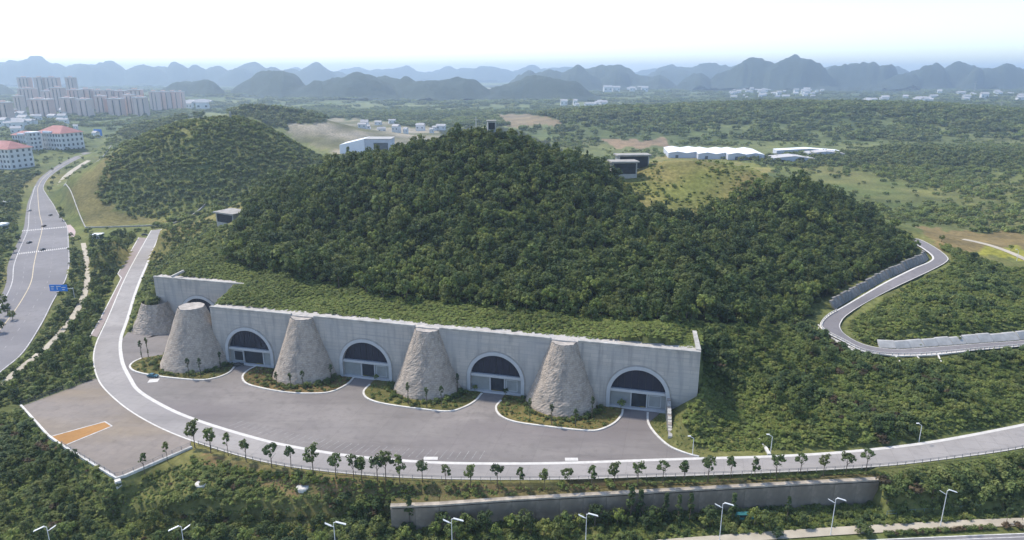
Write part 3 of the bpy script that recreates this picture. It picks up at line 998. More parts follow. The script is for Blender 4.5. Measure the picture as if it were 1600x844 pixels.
strip('street_edge_line', SE - np.array((0, 1.2, 0)), SE - np.array((0, 1.5, 0)), M['worn'], 0.04)

# field track on the right
TR = catmull([(*G(*p, 5), 5) for p in [(1500, 398), (1530, 404), (1565, 415), (1600, 428), (1680, 455)]], 30)
for p in TR: p[2] = tz(p[0], p[1]) + 0.35
strip('farm_track', offset(TR, 2.2), offset(TR, -2.2), M['path'], 0.05)

# ------------------------------------------------------------------ the portal building
def arch_low(u, R_out, leg):
    """height of the arch opening at offset u from its axis"""
    return leg + math.sqrt(max(R_out * R_out - u * u, 0.0))
AR, ALEG = 10.2, 6.0            # clear radius and height of the straight legs
def portal_wall(u0, u1, arches, name, parent, depth=6.0, recess=1.6):
    mb = MB()
    cuts = [u0, u1]
    for a in arches:
        cuts += [a - AR * math.cos(math.pi * k / 36) for k in range(37)]
    u = u0
    while u < u1:
        if not any(abs(u - a) < AR + 0.5 for a in arches): cuts.append(u)
        u += 6.0
    cuts = sorted(set(round(c_, 4) for c_ in cuts if u0 <= c_ <= u1))
    def low(u):
        for a in arches:
            if abs(u - a) < AR - 1e-3: return arch_low(u - a, AR, ALEG)
        return 0.0
    for a, b_ in zip(cuts[:-1], cuts[1:]):
        mid = (a + b_) / 2
        ina = any(abs(mid - q) < AR for q in arches)
        la, lb = (low(a) or ALEG, low(b_) or ALEG) if ina else (-0.4, -0.4)
        mb.add([(a, 0, la), (b_, 0, lb), (b_, 0, WH), (a, 0, WH)], [(0, 1, 2, 3)])
        mb.add([(a, 0, WH), (b_, 0, WH), (b_, depth, WH), (a, depth, WH)], [(0, 1, 2, 3)])
        if ina: mb.add([(a, 0, la), (b_, 0, lb), (b_, recess + 0.6, lb), (a, recess + 0.6, la)], [(3, 2, 1, 0)])
    for a in arches:
        for s_ in (-1, 1):
            x = a + s_ * AR
            if u0 <= x <= u1:
                f = [(x, 0, -0.4), (x, recess + 0.6, -0.4), (x, recess + 0.6, ALEG), (x, 0, ALEG)]
                mb.add(f, [(0, 1, 2, 3) if s_ < 0 else (3, 2, 1, 0)])
    for x, o_ in ((u0, (0, 3, 2, 1)), (u1, (0, 1, 2, 3))):
        mb.add([(x, 0, -0.4), (x, depth, -0.4), (x, depth, WH), (x, 0, WH)], [o_])
    mb.add([(u0, depth, 8), (u1, depth, 8), (u1, depth, WH), (u0, depth, WH)], [(3, 2, 1, 0)])
    return mb.build(name, M['wall'], parent)

def arch_band(r0, r1, leg, y0, y1, n=36):
    """an arched band, extruded from y0 (front) to y1"""
    prof = [(-1, 0.0)] + [None] * 0
    pts = []
    for r in (r0, r1):
        p = [(-r, -0.3)] + [(-r * math.cos(math.pi * k / n), leg + r * math.sin(math.pi * k / n)) for k in range(n + 1)] + [(r, -0.3)]
        pts.append(p)
    m_ = len(pts[0])
    vs = [(x, y0, z) for x, z in pts[0]] + [(x, y0, z) for x, z in pts[1]] + [(x, y1, z) for x, z in pts[0]] + [(x, y1, z) for x, z in pts[1]]
    fs = []
    for i in range(m_ - 1):
        fs.append((i, i + 1, m_ + i + 1, m_ + i)[::-1])
        fs.append((m_ + i, m_ + i + 1, 3 * m_ + i + 1, 3 * m_ + i)[::-1])
        fs.append((i, 2 * m_ + i, 2 * m_ + i + 1, i + 1)[::-1])
    return MB().add(vs, fs)

def portal(parent, a, extra):
    y = 1.3                       # plane of the infill behind the wall face
    fr = arch_band(AR, AR + 1.35, ALEG, -0.35, 0.3).build('arch_frame', M['frame'], parent, loc=(a, 0, 0))
    fr2 = arch_band(AR + 1.35, AR + 1.75, ALEG, -0.12, 0.3).build('arch_trim', M['shed_roof'], fr)
    n = 36
    zb = 7.7
    hw = math.sqrt(AR * AR - (zb - ALEG) ** 2)
    th = math.asin((zb - ALEG) / AR)
    pts = [(-AR * math.cos(th + (math.pi - 2 * th) * k / n), ALEG + AR * math.sin(th + (math.pi - 2 * th) * k / n)) for k in range(n + 1)]
    vs = [(x, y, z) for x, z in pts] + [(0, y, zb)]
    MB().add(vs, [(i, n + 1, i + 1) for i in range(n)]).build('fanlight', M['glass'], fr)
    for k in range(-3, 4):
        x = k * 2.6
        zt = ALEG + math.sqrt(AR * AR - x * x)
        MB().box(x - 0.06, x + 0.06, y - 0.12, y - 0.01, zb, zt - 0.05).build('mullion', M['dark_door'], fr)
    MB().box(-AR + 0.02, AR - 0.02, y - 1.1, y + 0.2, 6.7, 7.75).build('lintel', M['frame'], fr)
    dw = 2.7 if not extra else 4.6
    dx = 0.4 if not extra else 1.0
    MB().box(-AR + 0.02, dx - dw - 0.45, y, y + 0.25, 0.0, 6.7).build('side_panel', M['infill'], fr)
    MB().box(dx + dw + 0.45, AR - 0.02, y, y + 0.25, 0.0, 6.7).build('side_panel', M['infill'], fr)
    dd = MB().box(dx - dw, dx + dw, y + 0.35, y + 0.6, 0.9, 6.4).build('door', M['dark_door'], fr)
    for s_ in (-1, 1):
        MB().box(dx + s_ * (dw + 0.225) - 0.22, dx + s_ * (dw + 0.225) + 0.22, y - 0.25, y + 0.6, 0.0, 6.7).build('door_jamb', M['frame'], fr)
    MB().box(-AR + 0.02, AR - 0.02, y - 1.25, y - 0.02, -0.1, 0.75).build('threshold', M['frame'], fr)
    # framed opening in the panel beside the door
    wx = -6.2 if extra else 6.2
    MB().box(wx - 2.3, wx + 2.3, y - 0.1, y - 0.004, 1.3, 6.0).build('panel_frame', M['frame'], fr)
    MB().box(wx - 2.0, wx + 2.0, y - 0.16, y - 0.104, 1.6, 5.7).build('panel', M['infill' if not extra else 'dark_door'], fr)
    return fr

bld = empty('tunnel_building', (*W0, 0), WANG)
tag(bld, 'long pale concrete portal wall with four dark arched doorways below the wooded hill', 'building')
portal_wall(0, WLEN, ARCH_U, 'wall', bld)
edges = [0.0] + [e for c_ in CONE_U[1:] for e in (c_ - 5.2, c_ + 5.2)] + [WLEN]
for a, b_ in zip(edges[::2], edges[1::2]):
    MB().box(a + 0.0, b_, -0.3, 1.1, WH + 0.004, WH + 0.6).build('coping', M['coping'], bld)
for k, a in enumerate(ARCH_U): portal(bld, a, k == 0)
# return walls
MB().prism([(WLEN - 1.6, 6.0), (WLEN - 0.01, 6.0), (WLEN - 1.5, 20), (WLEN - 2.8, 20)], 5.0, WH - 0.55).build('return_wall', M['wall'], bld)
MB().add([(WLEN - 1.6, 1.1, WH - .5), (WLEN + 0.1, 1.1, WH - .5), (WLEN - 1.4, 20, WH - .5), (WLEN - 2.9, 20, WH - .5), (WLEN - 1.6, 1.1, WH + 0.9), (WLEN + 0.1, 1.1, WH + 0.9), (WLEN - 1.4, 20, WH + .9), (WLEN - 2.9, 20, WH + .9)],
         [(0, 3, 2, 1), (4, 5, 6, 7), (0, 1, 5, 4), (1, 2, 6, 5), (2, 3, 7, 6), (3, 0, 4, 7)]).build('return_parapet', M['coping'], bld)
MB().prism([(0, 6.0), (3.5, 6.0), (3.5, 30), (-11.0, 31.6), (-11.0, 31)], -0.4, WH - 0.05).build('side_wall', M['wall'], bld)
soil = MB()
soil.prism([(0.3, 1.2), (WLEN - 1.7, 1.2), (WLEN - 3, 14), (6, 14), (6, 31.4), (-10.8, 31.4)], WH - 0.6, WH - 0.02)
so = soil.build('roof_soil', ground.data.materials[0], bld)
cvr = so.data.attributes.new('cover', 'FLOAT_COLOR', 'POINT')
cvr.data.foreach_set('color', np.tile(np.array((0.075, 0.10, 0.035, 1.0), np.float32), len(soil.v)))

rear = empty('rear_tunnel_building', (*UV2W(0, REAR_V), 0), WANG)
tag(rear, 'set-back concrete portal wall with a half-hidden arch at the left', 'building')
portal_wall(REAR_U0, REAR_U1, (-31.7,), 'wall', rear)
MB().box(REAR_U0, REAR_U1, -0.3, 1.1, WH + 0.004, WH + 0.6).build('coping', M['coping'], rear)
portal(rear, -31.7, False)
MB().beam((REAR_U0 + 10, 0.6, WH + 0.85), (REAR_U0 + 13, 6, WH + 2.6), 0.9, 1.0).build('stair_parapet', M['coping'], rear)
soil2 = MB()
soil2.prism([(REAR_U0 + 0.5, 1.2), (REAR_U1, 1.2), (REAR_U1, 12), (REAR_U0 + 2, 12)], WH - 0.6, WH - 0.06)
so = soil2.build('roof_soil', ground.data.materials[0], rear)
cvr = so.data.attributes.new('cover', 'FLOAT_COLOR', 'POINT')
cvr.data.foreach_set('color', np.tile(np.array((0.085, 0.105, 0.036, 1.0), np.float32), len(soil2.v)))

def cone_mesh(R0, R1, H, seg=96, rows=44, seed=1, rough=0.22, lean=0.0):
    r_ = np.random.default_rng(seed)
    vs = []; fs = []; uv = []
    ang, hh = np.meshgrid(np.arange(seg) / seg, np.arange(rows + 1) / rows)
    Rm_ = (R0 + R1) / 2 * 2 * math.pi
    def wrapn(sc): return (vnoise(ang * Rm_ + seed * 50, hh * H, sc) * (1 - ang) + vnoise((ang - 1) * Rm_ + seed * 50, hh * H, sc) * ang)
    off = (wrapn(3.4) * 4.0 + wrapn(1.5) * 2.4) * rough + r_.normal(0, rough * .5, (rows + 1, seg))
    big = np.array([[0.35 * math.sin(3 * 2 * math.pi * k / seg + seed + j * 0.05) for k in range(seg)] for j in range(rows + 1)])
    for j in range(rows + 1):
        t = j / rows
        prof = R0 + (R1 - R0) * t ** 0.96 + 0.5 * (1 - t) ** 6
        for k in range(seg):
            a = 2 * math.pi * k / seg
            rr = prof + off[j, k] * (1 if 0 < j < rows else 0.4) + big[j, k] * (1 - 0.6 * t)
            vs.append((rr * math.cos(a), rr * math.sin(a) * 0.96 + lean * t, H * t - 0.4 * (1 - t) + (0.25 * off[j, k] if j == rows else 0)))
    for j in range(rows):
        for k in range(seg):
            k2 = (k + 1) % seg
            fs.append((j * seg + k, j * seg + k2, (j + 1) * seg + k2, (j + 1) * seg + k))
            Rm = (R0 + R1) / 2
            for (jj, kk_) in ((j, k), (j, k + 1), (j + 1, k + 1), (j + 1, k)):
                uv.append((kk_ / seg * 2 * math.pi * Rm, jj / rows * H))
    mb = MB().add(vs, fs)
    me = mb.mesh('stone_body', M['stone'])
    ul = me.uv_layers.new(name='UVMap')
    ul.data.foreach_set('uv', np.array(uv, np.float32).ravel())
    return me
cone_labels = ['leftmost tall truncated stone cone beside the road bend', 'second stone cone from the left, between the first two doorways', 'third stone cone from the left, streaked with stains', 'rightmost pinkish stone cone with ragged low plants at its foot']
for k, u in enumerate(CONE_U):
    e_ = empty('stone_cone', (*UV2W(u, 0.6), 0), WANG)
    tag(e_, cone_labels[k], 'stone cone', 'stone cones along the portal wall')
    link('stone_body', cone_mesh(13.9 if k else 15.5, 4.9 if k else 5.4, 24.6, seed=k + 1, rough=0.065 if k < 2 else 0.11), e_)
    n = 40
    rr = 4.9 if k else 5.4
    r_ = random.Random(k)
    rim = [(rr * .97 + r_.uniform(-.4, .3)) for i in range(n)]
    vs = [(rim[i] * math.cos(2 * math.pi * i / n), rim[i] * .96 * math.sin(2 * math.pi * i / n), z) for z in (23.6, 24.7) for i in range(n)] + [(0, 0, 24.4)]
    MB().add(vs, [(i, (i + 1) % n, n + (i + 1) % n, n + i) for i in range(n)] + [(n + i, n + (i + 1) % n, 2 * n) for i in range(n)]).build('cap', M['capstone'], e_)
e_ = empty('stone_cone', (*UV2W(REAR_U0 + 1.0, REAR_V - 2.0), 0), WANG)
tag(e_, 'short broken stone cone half buried in the green bank at left', 'stone cone')
me = cone_mesh(12.0, 6.0, 13.5, 72, 30, 9, 0.16)
link('stone_body', me, e_)

# wing wall at the right end of the building
ww = empty('wing_wall', (*UV2W(191.0, -0.4), 0), WANG)
tag(ww, 'pale rubble wing wall sloping down from the right end of the portal wall', 'wall')
n = 14
for i in range(n):
    y0, y1 = -i * 1.35, -(i + 1) * 1.35
    h0 = 6.6 - i * 0.36 + random.uniform(-.3, .3); h1 = 6.6 - (i + 1) * 0.36
    x0 = i * 0.10
    MB().add([(x0 - 0.7, y0, -0.3), (x0 + 0.7, y0, -0.3), (x0 + 0.7, y1 + .04, -0.3), (x0 - 0.7, y1 + .04, -0.3), (x0 - 0.5, y0, h0), (x0 + 0.8, y0, h0), (x0 + 0.8, y1 + .04, h1), (x0 - 0.5, y1 + .04, h1)],
             [(0, 3, 2, 1), (4, 5, 6, 7), (0, 1, 5, 4), (1, 2, 6, 5), (2, 3, 7, 6), (3, 0, 4, 7)]).build('stone', M['coping'] if i % 3 else M['stone'], ww)

# planted islands round the cones
ISL = [
    [(366, 574), (357, 583), (336, 591), (308, 594), (253, 589), (215, 582), (203, 574), (209, 566), (222, 560)],
    [(404, 571), (388, 579), (379, 589), (386, 600), (415, 608), (454, 614), (493, 615), (519, 612), (542, 601), (554, 589)],
    [(578, 601), (568, 613), (576, 624), (604, 632), (662, 640), (701, 643), (724, 637), (742, 627), (753, 615)],
    [(783, 626), (775, 637), (782, 650), (807, 660), (865, 668), (914, 673), (936, 672), (959, 662), (971, 649), (973, 640)]]
isl_lab = ['planted bed with pale kerb round the leftmost stone cone', 'planted bed with pale kerb round the second stone cone', 'planted bed with pale kerb round the third stone cone', 'planted bed with pale kerb round the rightmost stone cone']
ISLW = []
for k, pp in enumerate(ISL):
    line = catmull([G(*p) for p in pp], 50)
    if np.linalg.norm(line[0] - np.array(G(*pp[0]))) > 1: pass
    poly = [tuple(p) for p in line]
    ends = []
    for p in (poly[-1], poly[0]):
        u, v = W2UV(np.array([p[0]]), np.array([p[1]]))
        ends.append(UV2W(float(u[0]), -0.05))
    if k == 0:
        ends = [UV2W(-22, 6.0), UV2W(-2, 6.0), UV2W(-0.5, -0.05), ends[1]]
    poly = poly + ends
    ISLW.append(poly)
    e_ = empty('planting_bed', (0, 0, 0))
    tag(e_, isl_lab[k], 'planting bed', 'planting beds round the cones')
    mbs = MB().prism([poly[i] for i in range(len(poly))], -0.05, 0.22)
    o = mbs.build('soil', ground.data.materials[0], e_)
    cvr = o.data.attributes.new('cover', 'FLOAT_COLOR', 'POINT')
    cvr.data.foreach_set('color', np.tile(np.array(((0.12, 0.11, 0.045, 1.0), (0.15, 0.11, 0.055, 1.0), (0.12, 0.115, 0.045, 1.0), (0.14, 0.12, 0.05, 1.0))[k], np.float32), len(mbs.v)))
    kerb_mesh(line, 0.75, 0.32).build('kerb', M['kerb'], e_)
RK = catmull([G(*p) for p in RIGHT_KERB_PX], 30)
o = kerb_mesh(RK, 0.75, 0.3).build('lawn_kerb', M['kerb']); tag(o, kind='structure')

# ------------------------------------------------------------------ walls, fences, small site furniture
def polywall(name, label, pts, h, w, mat, cat='wall'):
    o = kerb_mesh(pts, w, h).build(name, mat)
    return tag(o, label, cat)
lotw = [G(300, 700), G(184, 750), G(97, 697.5), G(76, 682.5), G(33, 635)]
p = resample(np.array([(*q, 0) for q in lotw]), 3.0)
polywall('parapet_wall', 'low white parapet along two edges of the brown paved lot', p, 0.7, 0.7, M['kerb'])
MB().obox((*G(184, 752), -3.0), (0.8, 0.8, 3.4), 0.7).build('corner_pier', M['kerb'])
tag(bpy.data.objects['corner_pier'], 'small white pier at the lowest corner of the paved lot', 'pier')

def fence(label, line, post_h, step, mat, rails=(0.5, 1.0), cat='fence', pw=0.12, name='fence'):
    L = resample(line, step)
    e_ = empty(name, tuple(L[0]))
    tag(e_, label, cat)
    pm = MB().box(-pw / 2, pw / 2, -pw / 2, pw / 2, -0.1, post_h).mesh('post', mat)
    for q in L:
        link('post', pm, e_, loc=tuple(q - L[0]))
    for r in rails:
        mb = MB()
        for a, b_ in zip(L[:-1], L[1:]):
            mb.beam(tuple(a - L[0] + np.array((0, 0, r * post_h))), tuple(b_ - L[0] + np.array((0, 0, r * post_h))), pw * 0.7)
        mb.build('rail', mat, e_)
    return e_
fl = offset(np.column_stack([RD_OUT, np.zeros(len(RD_OUT))]), 0.0)
pxs = PX(RD_OUT[:, 0], RD_OUT[:, 1], np.zeros(len(RD_OUT)))[0]
fline = np.array([(p[0], p[1] - 0.5, 0.0) for p, q in zip(RD_OUT, pxs) if q > 300 and p[1] < 214])
fence('thin grey post-and-rail fence along the lower edge of the curved road', fline, 1.5, 3.0, M['fence'], (0.35, 0.7, 0.98))
fence('dark railing along the upper left edge of the brown paved lot', np.array([(*G(33, 634), 0.0), (*G(90, 613), 0.0), (*G(149, 591), 0.0)]), 1.7, 2.4, M['dark_door'], (0.15, 0.5, 0.95), pw=0.16)
fence('grey railing on the lower edges of the brown paved lot', np.array([(*G(298, 699), 0.6), (*G(184, 749), 0.6), (*G(97, 697), 0.6)]), 1.2, 3.0, M['fence'], (0.5, 0.98))
gl = HRA[40:]
fence('white guard rail posts on the outer edge of the hill road', np.array([(p[0], p[1], p[2]) for p in offset(HRA[52:], 0.5)]), 1.0, 2.4, M['white'], (0.85,), pw=0.3, name='guard_rail')
fence('pale mesh fence behind the pavement at the lower right', np.array([(*G(1385, 808, LZ), LZ), (*G(1460, 803, LZ), LZ), (*G(1540, 797, LZ), LZ), (*G(1640, 790, LZ), LZ)]), 2.2, 3.0, M['wire'], (0.05, 0.5, 0.95), pw=0.14)
# boundary wall of the grassy hill beside the city road
BW = [(325, 334), (290, 345), (262, 352), (200, 352), (133, 351), (109, 312), (101, 297), (111, 281), (140, 256), (175, 235)]
bwp = [(*G(px, py, 0), 0) for px, py in BW]
bwl = resample(np.array(bwp), 4.0)
bwl[:, 2] = terr(bwl[:, 0], bwl[:, 1]) + 0.1
polywall('boundary_wall', 'low pale boundary wall round the foot of the grassy left hill', bwl, 1.0, 0.7, M['coping'])

# bank retaining wall: panels
rw = empty('retaining_wall', (0, 0, 0))
tag(rw, 'long weathered concrete retaining wall at the foot of the bank', 'wall')
TOPL = resample(TOPL, 7.0)
M['bank'] = plain('weathered_bank_concrete', (0.25, 0.21, 0.165), 0.95, 0.5, 0.12, (1, 1, 0.25), fine=0.6)
M['bank_top'] = plain('bank_coping', (0.36, 0.31, 0.25), 0.95, 0.35, 0.25)
for i, (a, b_) in enumerate(zip(TOPL[:-1], TOPL[1:])):
    t = (b_ - a); L = np.linalg.norm(t[:2]); ang = math.atan2(t[1], t[0])
    mb = MB().box(0.03, L - 0.03, -0.5 - 0.05 * (i % 2), 4.4, -9.5, -0.9)
    mb.build('panel', M['bank'], rw, loc=tuple(a), rz=ang)
    MB().box(0.0, L - 0.01, -0.7, 0.9, -0.44, 0.1).build('coping', M['bank_top'], rw, loc=tuple(a), rz=ang)
    q_ = MB().box(-.02, L + .02, 0.92, 4.6, -0.88, -0.12)
    so = q_.build('soil', ground.data.materials[0], rw, loc=tuple(a), rz=ang)
    so.data.attributes.new('cover', 'FLOAT_COLOR', 'POINT').data.foreach_set('color', np.tile(np.array((0.15, 0.125, 0.06, 1.0), np.float32), 8))

# stone revetments along the hill road
def revet(name, label, line, h, lean, n_each, mat):
    e_ = empty(name, (0, 0, 0))
    tag(e_, label, 'wall')
    L = resample(line, n_each)
    for i, (a, b_) in enumerate(zip(L[:-1], L[1:])):
        t = (b_ - a)[:2]; LL = np.linalg.norm(t); ang = math.atan2(t[1], t[0])
        hh = h * random.uniform(0.8, 1.12)
        s = lean * random.uniform(.85, 1.15)
        MB().add([(0.12, 0, -0.5), (LL - 0.12, 0, -0.5), (LL - 0.12, 1.4, -0.5), (0.12, 1.4, -0.5), (0.12, s, hh), (LL - 0.12, s, hh * 0.97), (LL - 0.12, s + 1.0, hh * 0.97), (0.12, s + 1.0, hh)],
                 [(0, 3, 2, 1), (4, 5, 6, 7), (0, 1, 5, 4), (1, 2, 6, 5), (2, 3, 7, 6), (3, 0, 4, 7)]).build('panel', mat, e_, loc=(a[0], a[1], a[2]), rz=ang)
    return e_
o1 = offset(HRA, -1.0)
sgn = 1 if np.dot(o1[20, :2] - HRA[20, :2], HRB[20, :2] - HRA[20, :2]) < 0 else -1
A_ = offset(HRA, -1.6 * sgn)[16:52]
# run so that the panels' back (+y local) lies on the hill side
A_ = A_[::-1] if sgn > 0 else A_
test = A_[len(A_) // 2 + 1] - A_[len(A_) // 2]
lft = np.array((-test[1], test[0])); want = (HRA[30] - HRB[30])[:2]
if lft @ want < 0: A_ = A_[::-1]
revet('revetment', 'grey stone revetment panels between the wood and the hill road', A_, 3.3, 2.6, 3.6, M['rock'])
B_ = offset(HRB, 1.6)
if np.linalg.norm(B_[100, :2] - HRA[100, :2]) < np.linalg.norm(HRB[100, :2] - HRA[100, :2]): B_ = offset(HRB, -1.6)
B_ = B_[82:]
test = B_[11] - B_[10]; lft = np.array((-test[1], test[0])); want = (HRB[100] - HRA[100])[:2]
if lft @ want < 0: B_ = B_[::-1]
revet('revetment', 'pale slab revetment above the lower stretch of the hill road at right', B_, 2.0, 2.6, 6.5, M['shed'])

# concrete lattice on the embankment below the hill road
lt = empty('slope_lattice', (0, 0, 0))
tag(lt, 'white concrete lattice ribs on the embankment below the road bend', 'lattice')
def dr(px, py, z): x, y = G(px, py, z); return x, y
base = offset(HRA, 0.0)
def slope_pt(i, t):
    """a point t metres down the embankment from the outer edge of the hill road"""
    oo = (HRA[i] - HRB[i])[:2]; oo = oo / np.linalg.norm(oo)
    q = HRA[i][:2] + oo * (0.8 + t)
    return (q[0], q[1], tz(q[0], q[1]) + 0.75)
def slope_rib(i, j, t0, t1, w):
    mb = MB()
    n = 5
    pts = []
    for k in range(n + 1):
        f = k / n
        a = slope_pt(int(round(i + (j - i) * f)), t0 + (t1 - t0) * f)
        pts.append(a)
    for a, b_ in zip(pts[:-1], pts[1:]):
        mb.beam(a, b_, w, 0.5)
    mb.build('rib', M['kerb'], lt)
for i in range(64, 76, 3):
    slope_rib(i, i + 5, 0, 9, 0.45)
    slope_rib(i + 5, i, 1, 9, 0.4)
for i in range(76, 96, 4): slope_rib(i, i, 0, 8, 0.45)
slope_rib(62, 98, 0.2, 0.2, 0.4)

# guard booth at the gate
gb = empty('guard_booth', (*G(153, 373, -2.5), -2.6), 0.15)
tag(gb, 'white roofed guard booth at the gate by the city road', 'booth')
MB().box(-3.2, 3.2, -2.4, 2.4, -0.6, 3.4).build('wall', M['house'], gb)
MB().box(-3.9, 3.9, -3.1, 3.1, 3.404, 4.0).build('roof', M['roof_white'], gb)
MB().box(-2.4, -0.2, -2.46, -2.404, 1.0, 2.6).build('window', M['window'], gb)
MB().box(0.5, 1.6, -2.46, -2.404, -0.4, 2.4).build('door', M['window'], gb)

# ventilation sheds
def vent_shed(label, px, py, z, w, dpt, h, rz, over=1.2, skew=0):
    x, y = G(px, py, z)
    e_ = empty('ventilation_shed', (x, y, z), rz)
    tag(e_, label, 'shed', 'concrete ventilation sheds on the hill')
    MB().box(-w / 2, w / 2, 0, dpt, -3, h).build('wall', M['shed'], e_)
    MB().box(-w / 2 - over, w / 2 + over, -over, dpt + over, h + 0.004, h + 0.9).build('roof', M['shed_roof'], e_)
    lv = MB().box(-w / 2 + 0.9, w / 2 - 0.9, -0.06, -0.006, 0.4, h - 0.4).build('louvre', M['void'], e_)
    for k in range(1, 4):
        MB().box(-w / 2 + 0.9, w / 2 - 0.9, -0.14, -0.064, 0.4 + (h - .8) * k / 4, 0.5 + (h - .8) * k / 4).build('slat', M['dark_door'], lv)
    return e_
def shed_on_ground(label, px, py, dist, w, dpt, h, rz):
    x, y, z = GD(px, py, dist)
    zt = tz(x, y)
    e_ = vent_shed(label, px, py, z, w, dpt, h, rz)
    e_.location = (x, y, max(z, zt - 0.5))
shed_on_ground('flat-roofed concrete vent shed with wide dark louvre on the grassy knoll', 976, 273, 462, 17, 10, 8.0, 0.12)
shed_on_ground('second vent shed half hidden behind the one on the knoll', 990, 264, 480, 22, 9, 9.0, 0.12)
shed_on_ground('concrete vent shed low on the left flank of the wooded hill', 352, 349, 425, 16, 12, 6.0, -0.5)
shed_on_ground('small vent shed higher on the left flank of the wooded hill', 410, 303, 500, 13, 9, 6.0, -0.6)
# summit hut and mast
x, y, z = GD(768, 208, 440)
z = tz(x, y)
e_ = empty('summit_hut', (x, y, z), 0.1); tag(e_, 'small dark square hut on the summit of the wooded hill', 'hut')
MB().box(-2.6, 2.6, -2.6, 2.6, -1, 11.0).build('wall', M['shed'], e_)
MB().box(-3.0, 3.0, -3.0, 3.0, 11.004, 11.5).build('roof', M['shed_roof'], e_)
MB().box(-2.0, 2.0, -2.66, -2.604, 6, 10.2).build('window', M['void'], e_)
x, y, z = GD(744, 208, 436); z = tz(x, y)
e_ = empty('mast', (x, y, z)); tag(e_, 'thin white mast standing beside the summit hut', 'mast')
MB().tube([(0, 0, -1), (0, 0, 14)], [0.35, 0.22], 8).build('pole', M['white'], e_)
MB().box(-1.2, 1.2, -0.15, 0.15, 12.0, 12.3).build('crossarm', M['white'], e_)
x, y, z = GD(362, 200, 716); z = tz(x, y)
e_ = empty('marker_post', (x, y, z)); tag(e_, 'pale post on top of the grassy left hill', 'post')
MB().box(-0.8, 0.8, -0.8, 0.8, -1, 7.5).build('pole', M['coping'], e_)
MB().box(-1.3, 1.3, -1.3, 1.3, -0.5, 1.0).build('plinth', M['shed'], e_)

# concrete well covers on the bank
for px, py, lb in ((315, 753, 'round white well cover on the bank near the paved lot'), (473, 757, 'broken white well cover further right on the bank')):
    x, y = G(px, py, -1.5); z = tz(x, y)
    e_ = empty('well_cover', (x, y, z - 0.4)); tag(e_, lb, 'well cover')
    MB().tube([(0, 0, -0.6), (0, 0, 0.5)], 2.0, 20).build('ring', M['kerb'], e_)
    MB().tube([(0, 0, 0.504), (0, 0, 0.66)], 1.75, 20).build('lid', M['white'], e_)

# road sign on its gantry
x, y = G(118, 472, -3.9)
e_ = empty('road_sign', (x, y, -4.0), 0.0)
tag(e_, 'blue overhead direction sign reaching over the city road', 'sign')
MB().tube([(0, 0, -0.2), (0, 0, 8.6)], [0.25, 0.18], 10).build('post', M['steel'], e_)
MB().beam((0, 0, 8.0), (-13.0, 0, 8.3), 0.22).build('arm', M['steel'], e_)
MB().box(-13.0, -3.0, -0.22, -0.1, 6.6, 10.4).build('panel', M['blue_sign'], e_)
mb = MB()
for k, (x0, x1, z0, z1) in enumerate(((-12.2, -10.2, 9.2, 9.6), (-12.2, -10.8, 8.2, 8.6), (-9.2, -6.6, 9.2, 9.6), (-9.0, -8.6, 7.4, 8.9), (-6.2, -4.0, 8.6, 9.0), (-12.2, -11.0, 7.3, 7.6), (-6.0, -4.6, 7.4, 7.8))):
    mb.box(x0, x1, -0.25, -0.224, z0, z1)
mb.build('lettering', M['lamp'], e_)

# street lamps of the lower street
def lamp_post():
    e_ = empty('street_lamp')
    MB().tube([(0, 0, -0.1), (0, 0, 0.6), (0, 0, 10.2), (0.0, 0, 12.0)], [0.18, 0.12, 0.09, 0.07], 10).build('pole', M['lamp'], e_)
    for s_, h0 in ((1, 12.0), (-1, 10.8)):
        l_ = 2.7 if s_ > 0 else 1.7
        dz = -1.1 if s_ > 0 else 1.1
        MB().beam((0, 0, h0), (s_ * 0.8, 0, h0 + (0.25 if s_ > 0 else 0.3)), 0.14).build('arm', M['lamp'], e_)
        MB().add([(s_ * 0.6, -0.3, h0 + 0.2), (s_ * (0.6 + l_), -0.3, h0 + 0.2 + dz), (s_ * (0.6 + l_), 0.3, h0 + 0.2 + dz), (s_ * 0.6, 0.3, h0 + 0.2),
                  (s_ * 0.6, -0.3, h0 + 0.36), (s_ * (0.6 + l_), -0.3, h0 + 0.36 + dz), (s_ * (0.6 + l_), 0.3, h0 + 0.36 + dz), (s_ * 0.6, 0.3, h0 + 0.36)],
                 [(0, 3, 2, 1), (4, 5, 6, 7), (0, 1, 5, 4), (1, 2, 6, 5), (2, 3, 7, 6), (3, 0, 4, 7)]).build('solar_panel' if s_ > 0 else 'lamp_head', M['lamp'], e_)
    return e_
lp = lamp_post()
lamps = [(70, 880, 'left'), (281, 876, 'left'), (520, 868, 'mid'), (705, 862, 'mid'), (917, 856, 'mid'), (1125, 846, 'right'), (1299, 838, 'right'), (1471, 824, 'right')]
ll = ['white twin-headed street lamp at the far lower left corner', 'white twin-headed street lamp below the brown paved lot', 'white street lamp below the young trees, third from the left', 'white street lamp fourth from the left along the lower street', 'white street lamp before the retaining wall, fifth from the left', 'white street lamp just left of the teal van', 'white street lamp before the right end of the retaining wall', 'rightmost white street lamp beside the hedge']
for k, (px, py, _) in enumerate(lamps):
    o = lp if k == 0 else copy_tree(lp)
    x, y = G(px, min(py, 846), LZ)
    if py > 846:
        y = {70: 158.0, 281: 158.2, 520: 159.8, 705: 161.3, 917: 163.5, 1125: 166.6}.get(px, 166.0)
        x = (px - 800) / FPX * (y * cP + 117.5 * sP)
    o.location = (x, y + 0.6, LZ + 0.1)
    o.rotation_euler = (0, 0, 0.15 if px > 400 else math.pi + 0.2)
    tag(o, ll[k], 'street lamp', 'lamps along the lower street')
